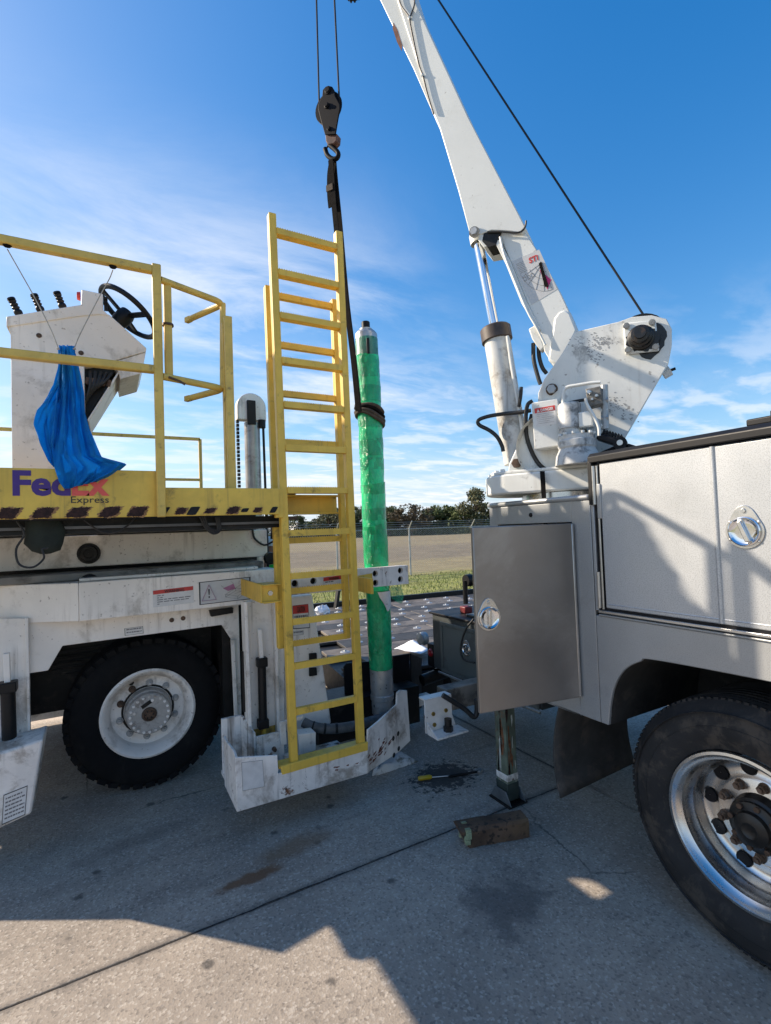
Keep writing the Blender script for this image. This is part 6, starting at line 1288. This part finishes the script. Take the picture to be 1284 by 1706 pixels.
# screwdriver and ratchet
sa, sb = PZ(696, 1298, .012), PZ(776, 1287, .012); sd = (sb-sa).normalized()
sdv = thing('screwdriver', 'yellow handled screwdriver lying on the oily concrete', 'screwdriver', (sa.x, sa.y, 0))
c = V((sa.x, sa.y, .016)); MB().lathe([(.001, 0), (.012, .002), (.016, .02), (.014, .05), (.016, .085), (.009, .10), (.001, .101)], c, sd, 12).build('handle', M('yellow plastic', (.55, .36, .02), .35), sdv, smooth=50)
MB().cyl(c+sd*.10-Z_*.004, c+sd*.25-Z_*.011, .0045, n=8).build('shank', zinc, sdv)
rt = thing('ratchet', 'dark steel ratchet wrench at the tip of the screwdriver', 'wrench', tuple(c+sd*.2))
c2 = V((c.x, c.y, .010))+sd*.20+V((.01, -.02, 0)); MB().lathe([(.001, 0), (.006, 0), (.010, .03), (.010, .11), (.007, .13), (.007, .22), (.001, .221)], c2, (sd+V((.0, .06, 0))).normalized(), 10).build('handle', dark, rt, smooth=50)
e_ = c2+(sd+V((.0, .06, 0))).normalized()*.235; MB().lathe([(.001, -.008), (.020, -.008), (.022, 0), (.020, .012), (.001, .012)], V((e_.x, e_.y, .010)), Z_, 14).build('head', zinc, rt)
# ================================================================ person behind the loader
PB = PY(453, 905, 5.25); pxx, pyy = PB.x+.01, 5.25
ps = thing('person', 'person in white cap and bright green shirt standing behind the loader', 'person', (pxx, pyy, 0))
sk_v = [(0, 0, .95), (0, 0, 1.12), (0, -.01, 1.30), (0, 0, 1.40), (0, -.02, 1.47), (-.17, 0, 1.38), (-.24, -.03, 1.12), (-.30, -.14, .95), (.17, 0, 1.38), (.24, -.03, 1.12), (.22, -.14, .92), (-.10, 0, .90), (-.12, -.01, .50), (-.13, .02, .09), (-.13, -.13, .04), (.10, 0, .90), (.12, .0, .50), (.13, .03, .09), (.13, -.12, .04)]
sk_e = [(0, 1), (1, 2), (2, 3), (3, 4), (3, 5), (5, 6), (6, 7), (3, 8), (8, 9), (9, 10), (0, 11), (11, 12), (12, 13), (13, 14), (0, 15), (15, 16), (16, 17), (17, 18)]
rad_ = [.155, .15, .165, .11, .058, .075, .055, .042, .075, .055, .042, .095, .072, .05, .045, .095, .072, .05, .045]
def skin(name, vs_, es, rs, mat, parent):
    me = bpy.data.meshes.new(name); me.from_pydata([(y+pxx, -x+pyy, z) for x, y, z in vs_], es, []); o = bpy.data.objects.new(name, me); col.objects.link(o)
    m_ = o.modifiers.new('skin', 'SKIN'); m_.use_smooth_shade = True
    for i, r_ in enumerate(rs): me.skin_vertices[0].data[i].radius = (r_, r_*.78)
    me.skin_vertices[0].data[0].use_root = True; s2 = o.modifiers.new('sub', 'SUBSURF'); s2.levels = s2.render_levels = 2
    me.materials.append(mat); attach(o, parent); return o
green_s = M('bright green shirt', (.02, .62, .06), .8, var=.1, vs=12); skinm = M('skin', (.42, .22, .15), .55, var=.08, vs=30); trous = M('dark work trousers', (.03, .035, .05), .9, var=.2)
skin('trousers', [sk_v[i] for i in (0, 11, 12, 13, 14, 15, 16, 17, 18)], [(0, 1), (1, 2), (2, 3), (3, 4), (0, 5), (5, 6), (6, 7), (7, 8)], [.165, .105, .08, .06, .05, .105, .08, .06, .05], trous, ps)
skin('body', sk_v, sk_e, rad_, skinm, ps)
skin('shirt', [sk_v[i] for i in (0, 1, 2, 3, 5, 6, 8, 9)], [(0, 1), (1, 2), (2, 3), (3, 4), (4, 5), (3, 6), (6, 7)], [.170, .168, .182, .125, .092, .075, .092, .075], green_s, ps)
hdc = V((pxx-.01, pyy-.03, 1.565)); hm = MB().ball(hdc, .105, 20, (.86, .98, 1.18))
for v_ in hm.v:
    d = v_-hdc
    if d.x < -.05 and abs(d.z) < .03 and abs(d.y) < .03: v_.x -= .022*(1-abs(d.z)/.03)
hm.ball(hdc+V((-.098, 0, -.012)), .018, 8, (1, .8, 1.3)); hm.ball(hdc+V((0, -.10, -.005)), .025, 8, (.8, .4, 1.2))
hm.build('head', skinm, ps, smooth=70)
MB().ball(hdc+V((-.035, 0, -.072)), .075, 14, (.95, 1.1, .75)).build('beard', M('dark beard', (.03, .02, .015), .95), ps, smooth=70)
for s_ in (-1, 1): MB().ball(hdc+V((-.086, s_*.035, .015)), .011, 8).build('eye', plastic, ps)
cpm = MB().lathe([(.108, -.0), (.110, .03), (.098, .07), (.06, .098), (.001, .105)], hdc+V((0, 0, .045)), Z_, 20); cpm.prism([hdc+V((-.09, -.07, .045)), hdc+V((-.19, -.05, .035)), hdc+V((-.20, .05, .035)), hdc+V((-.09, .07, .045))], Z_*.008)
cpm.build('cap', M('white cap', (.75, .74, .72), .8), ps, smooth=50)
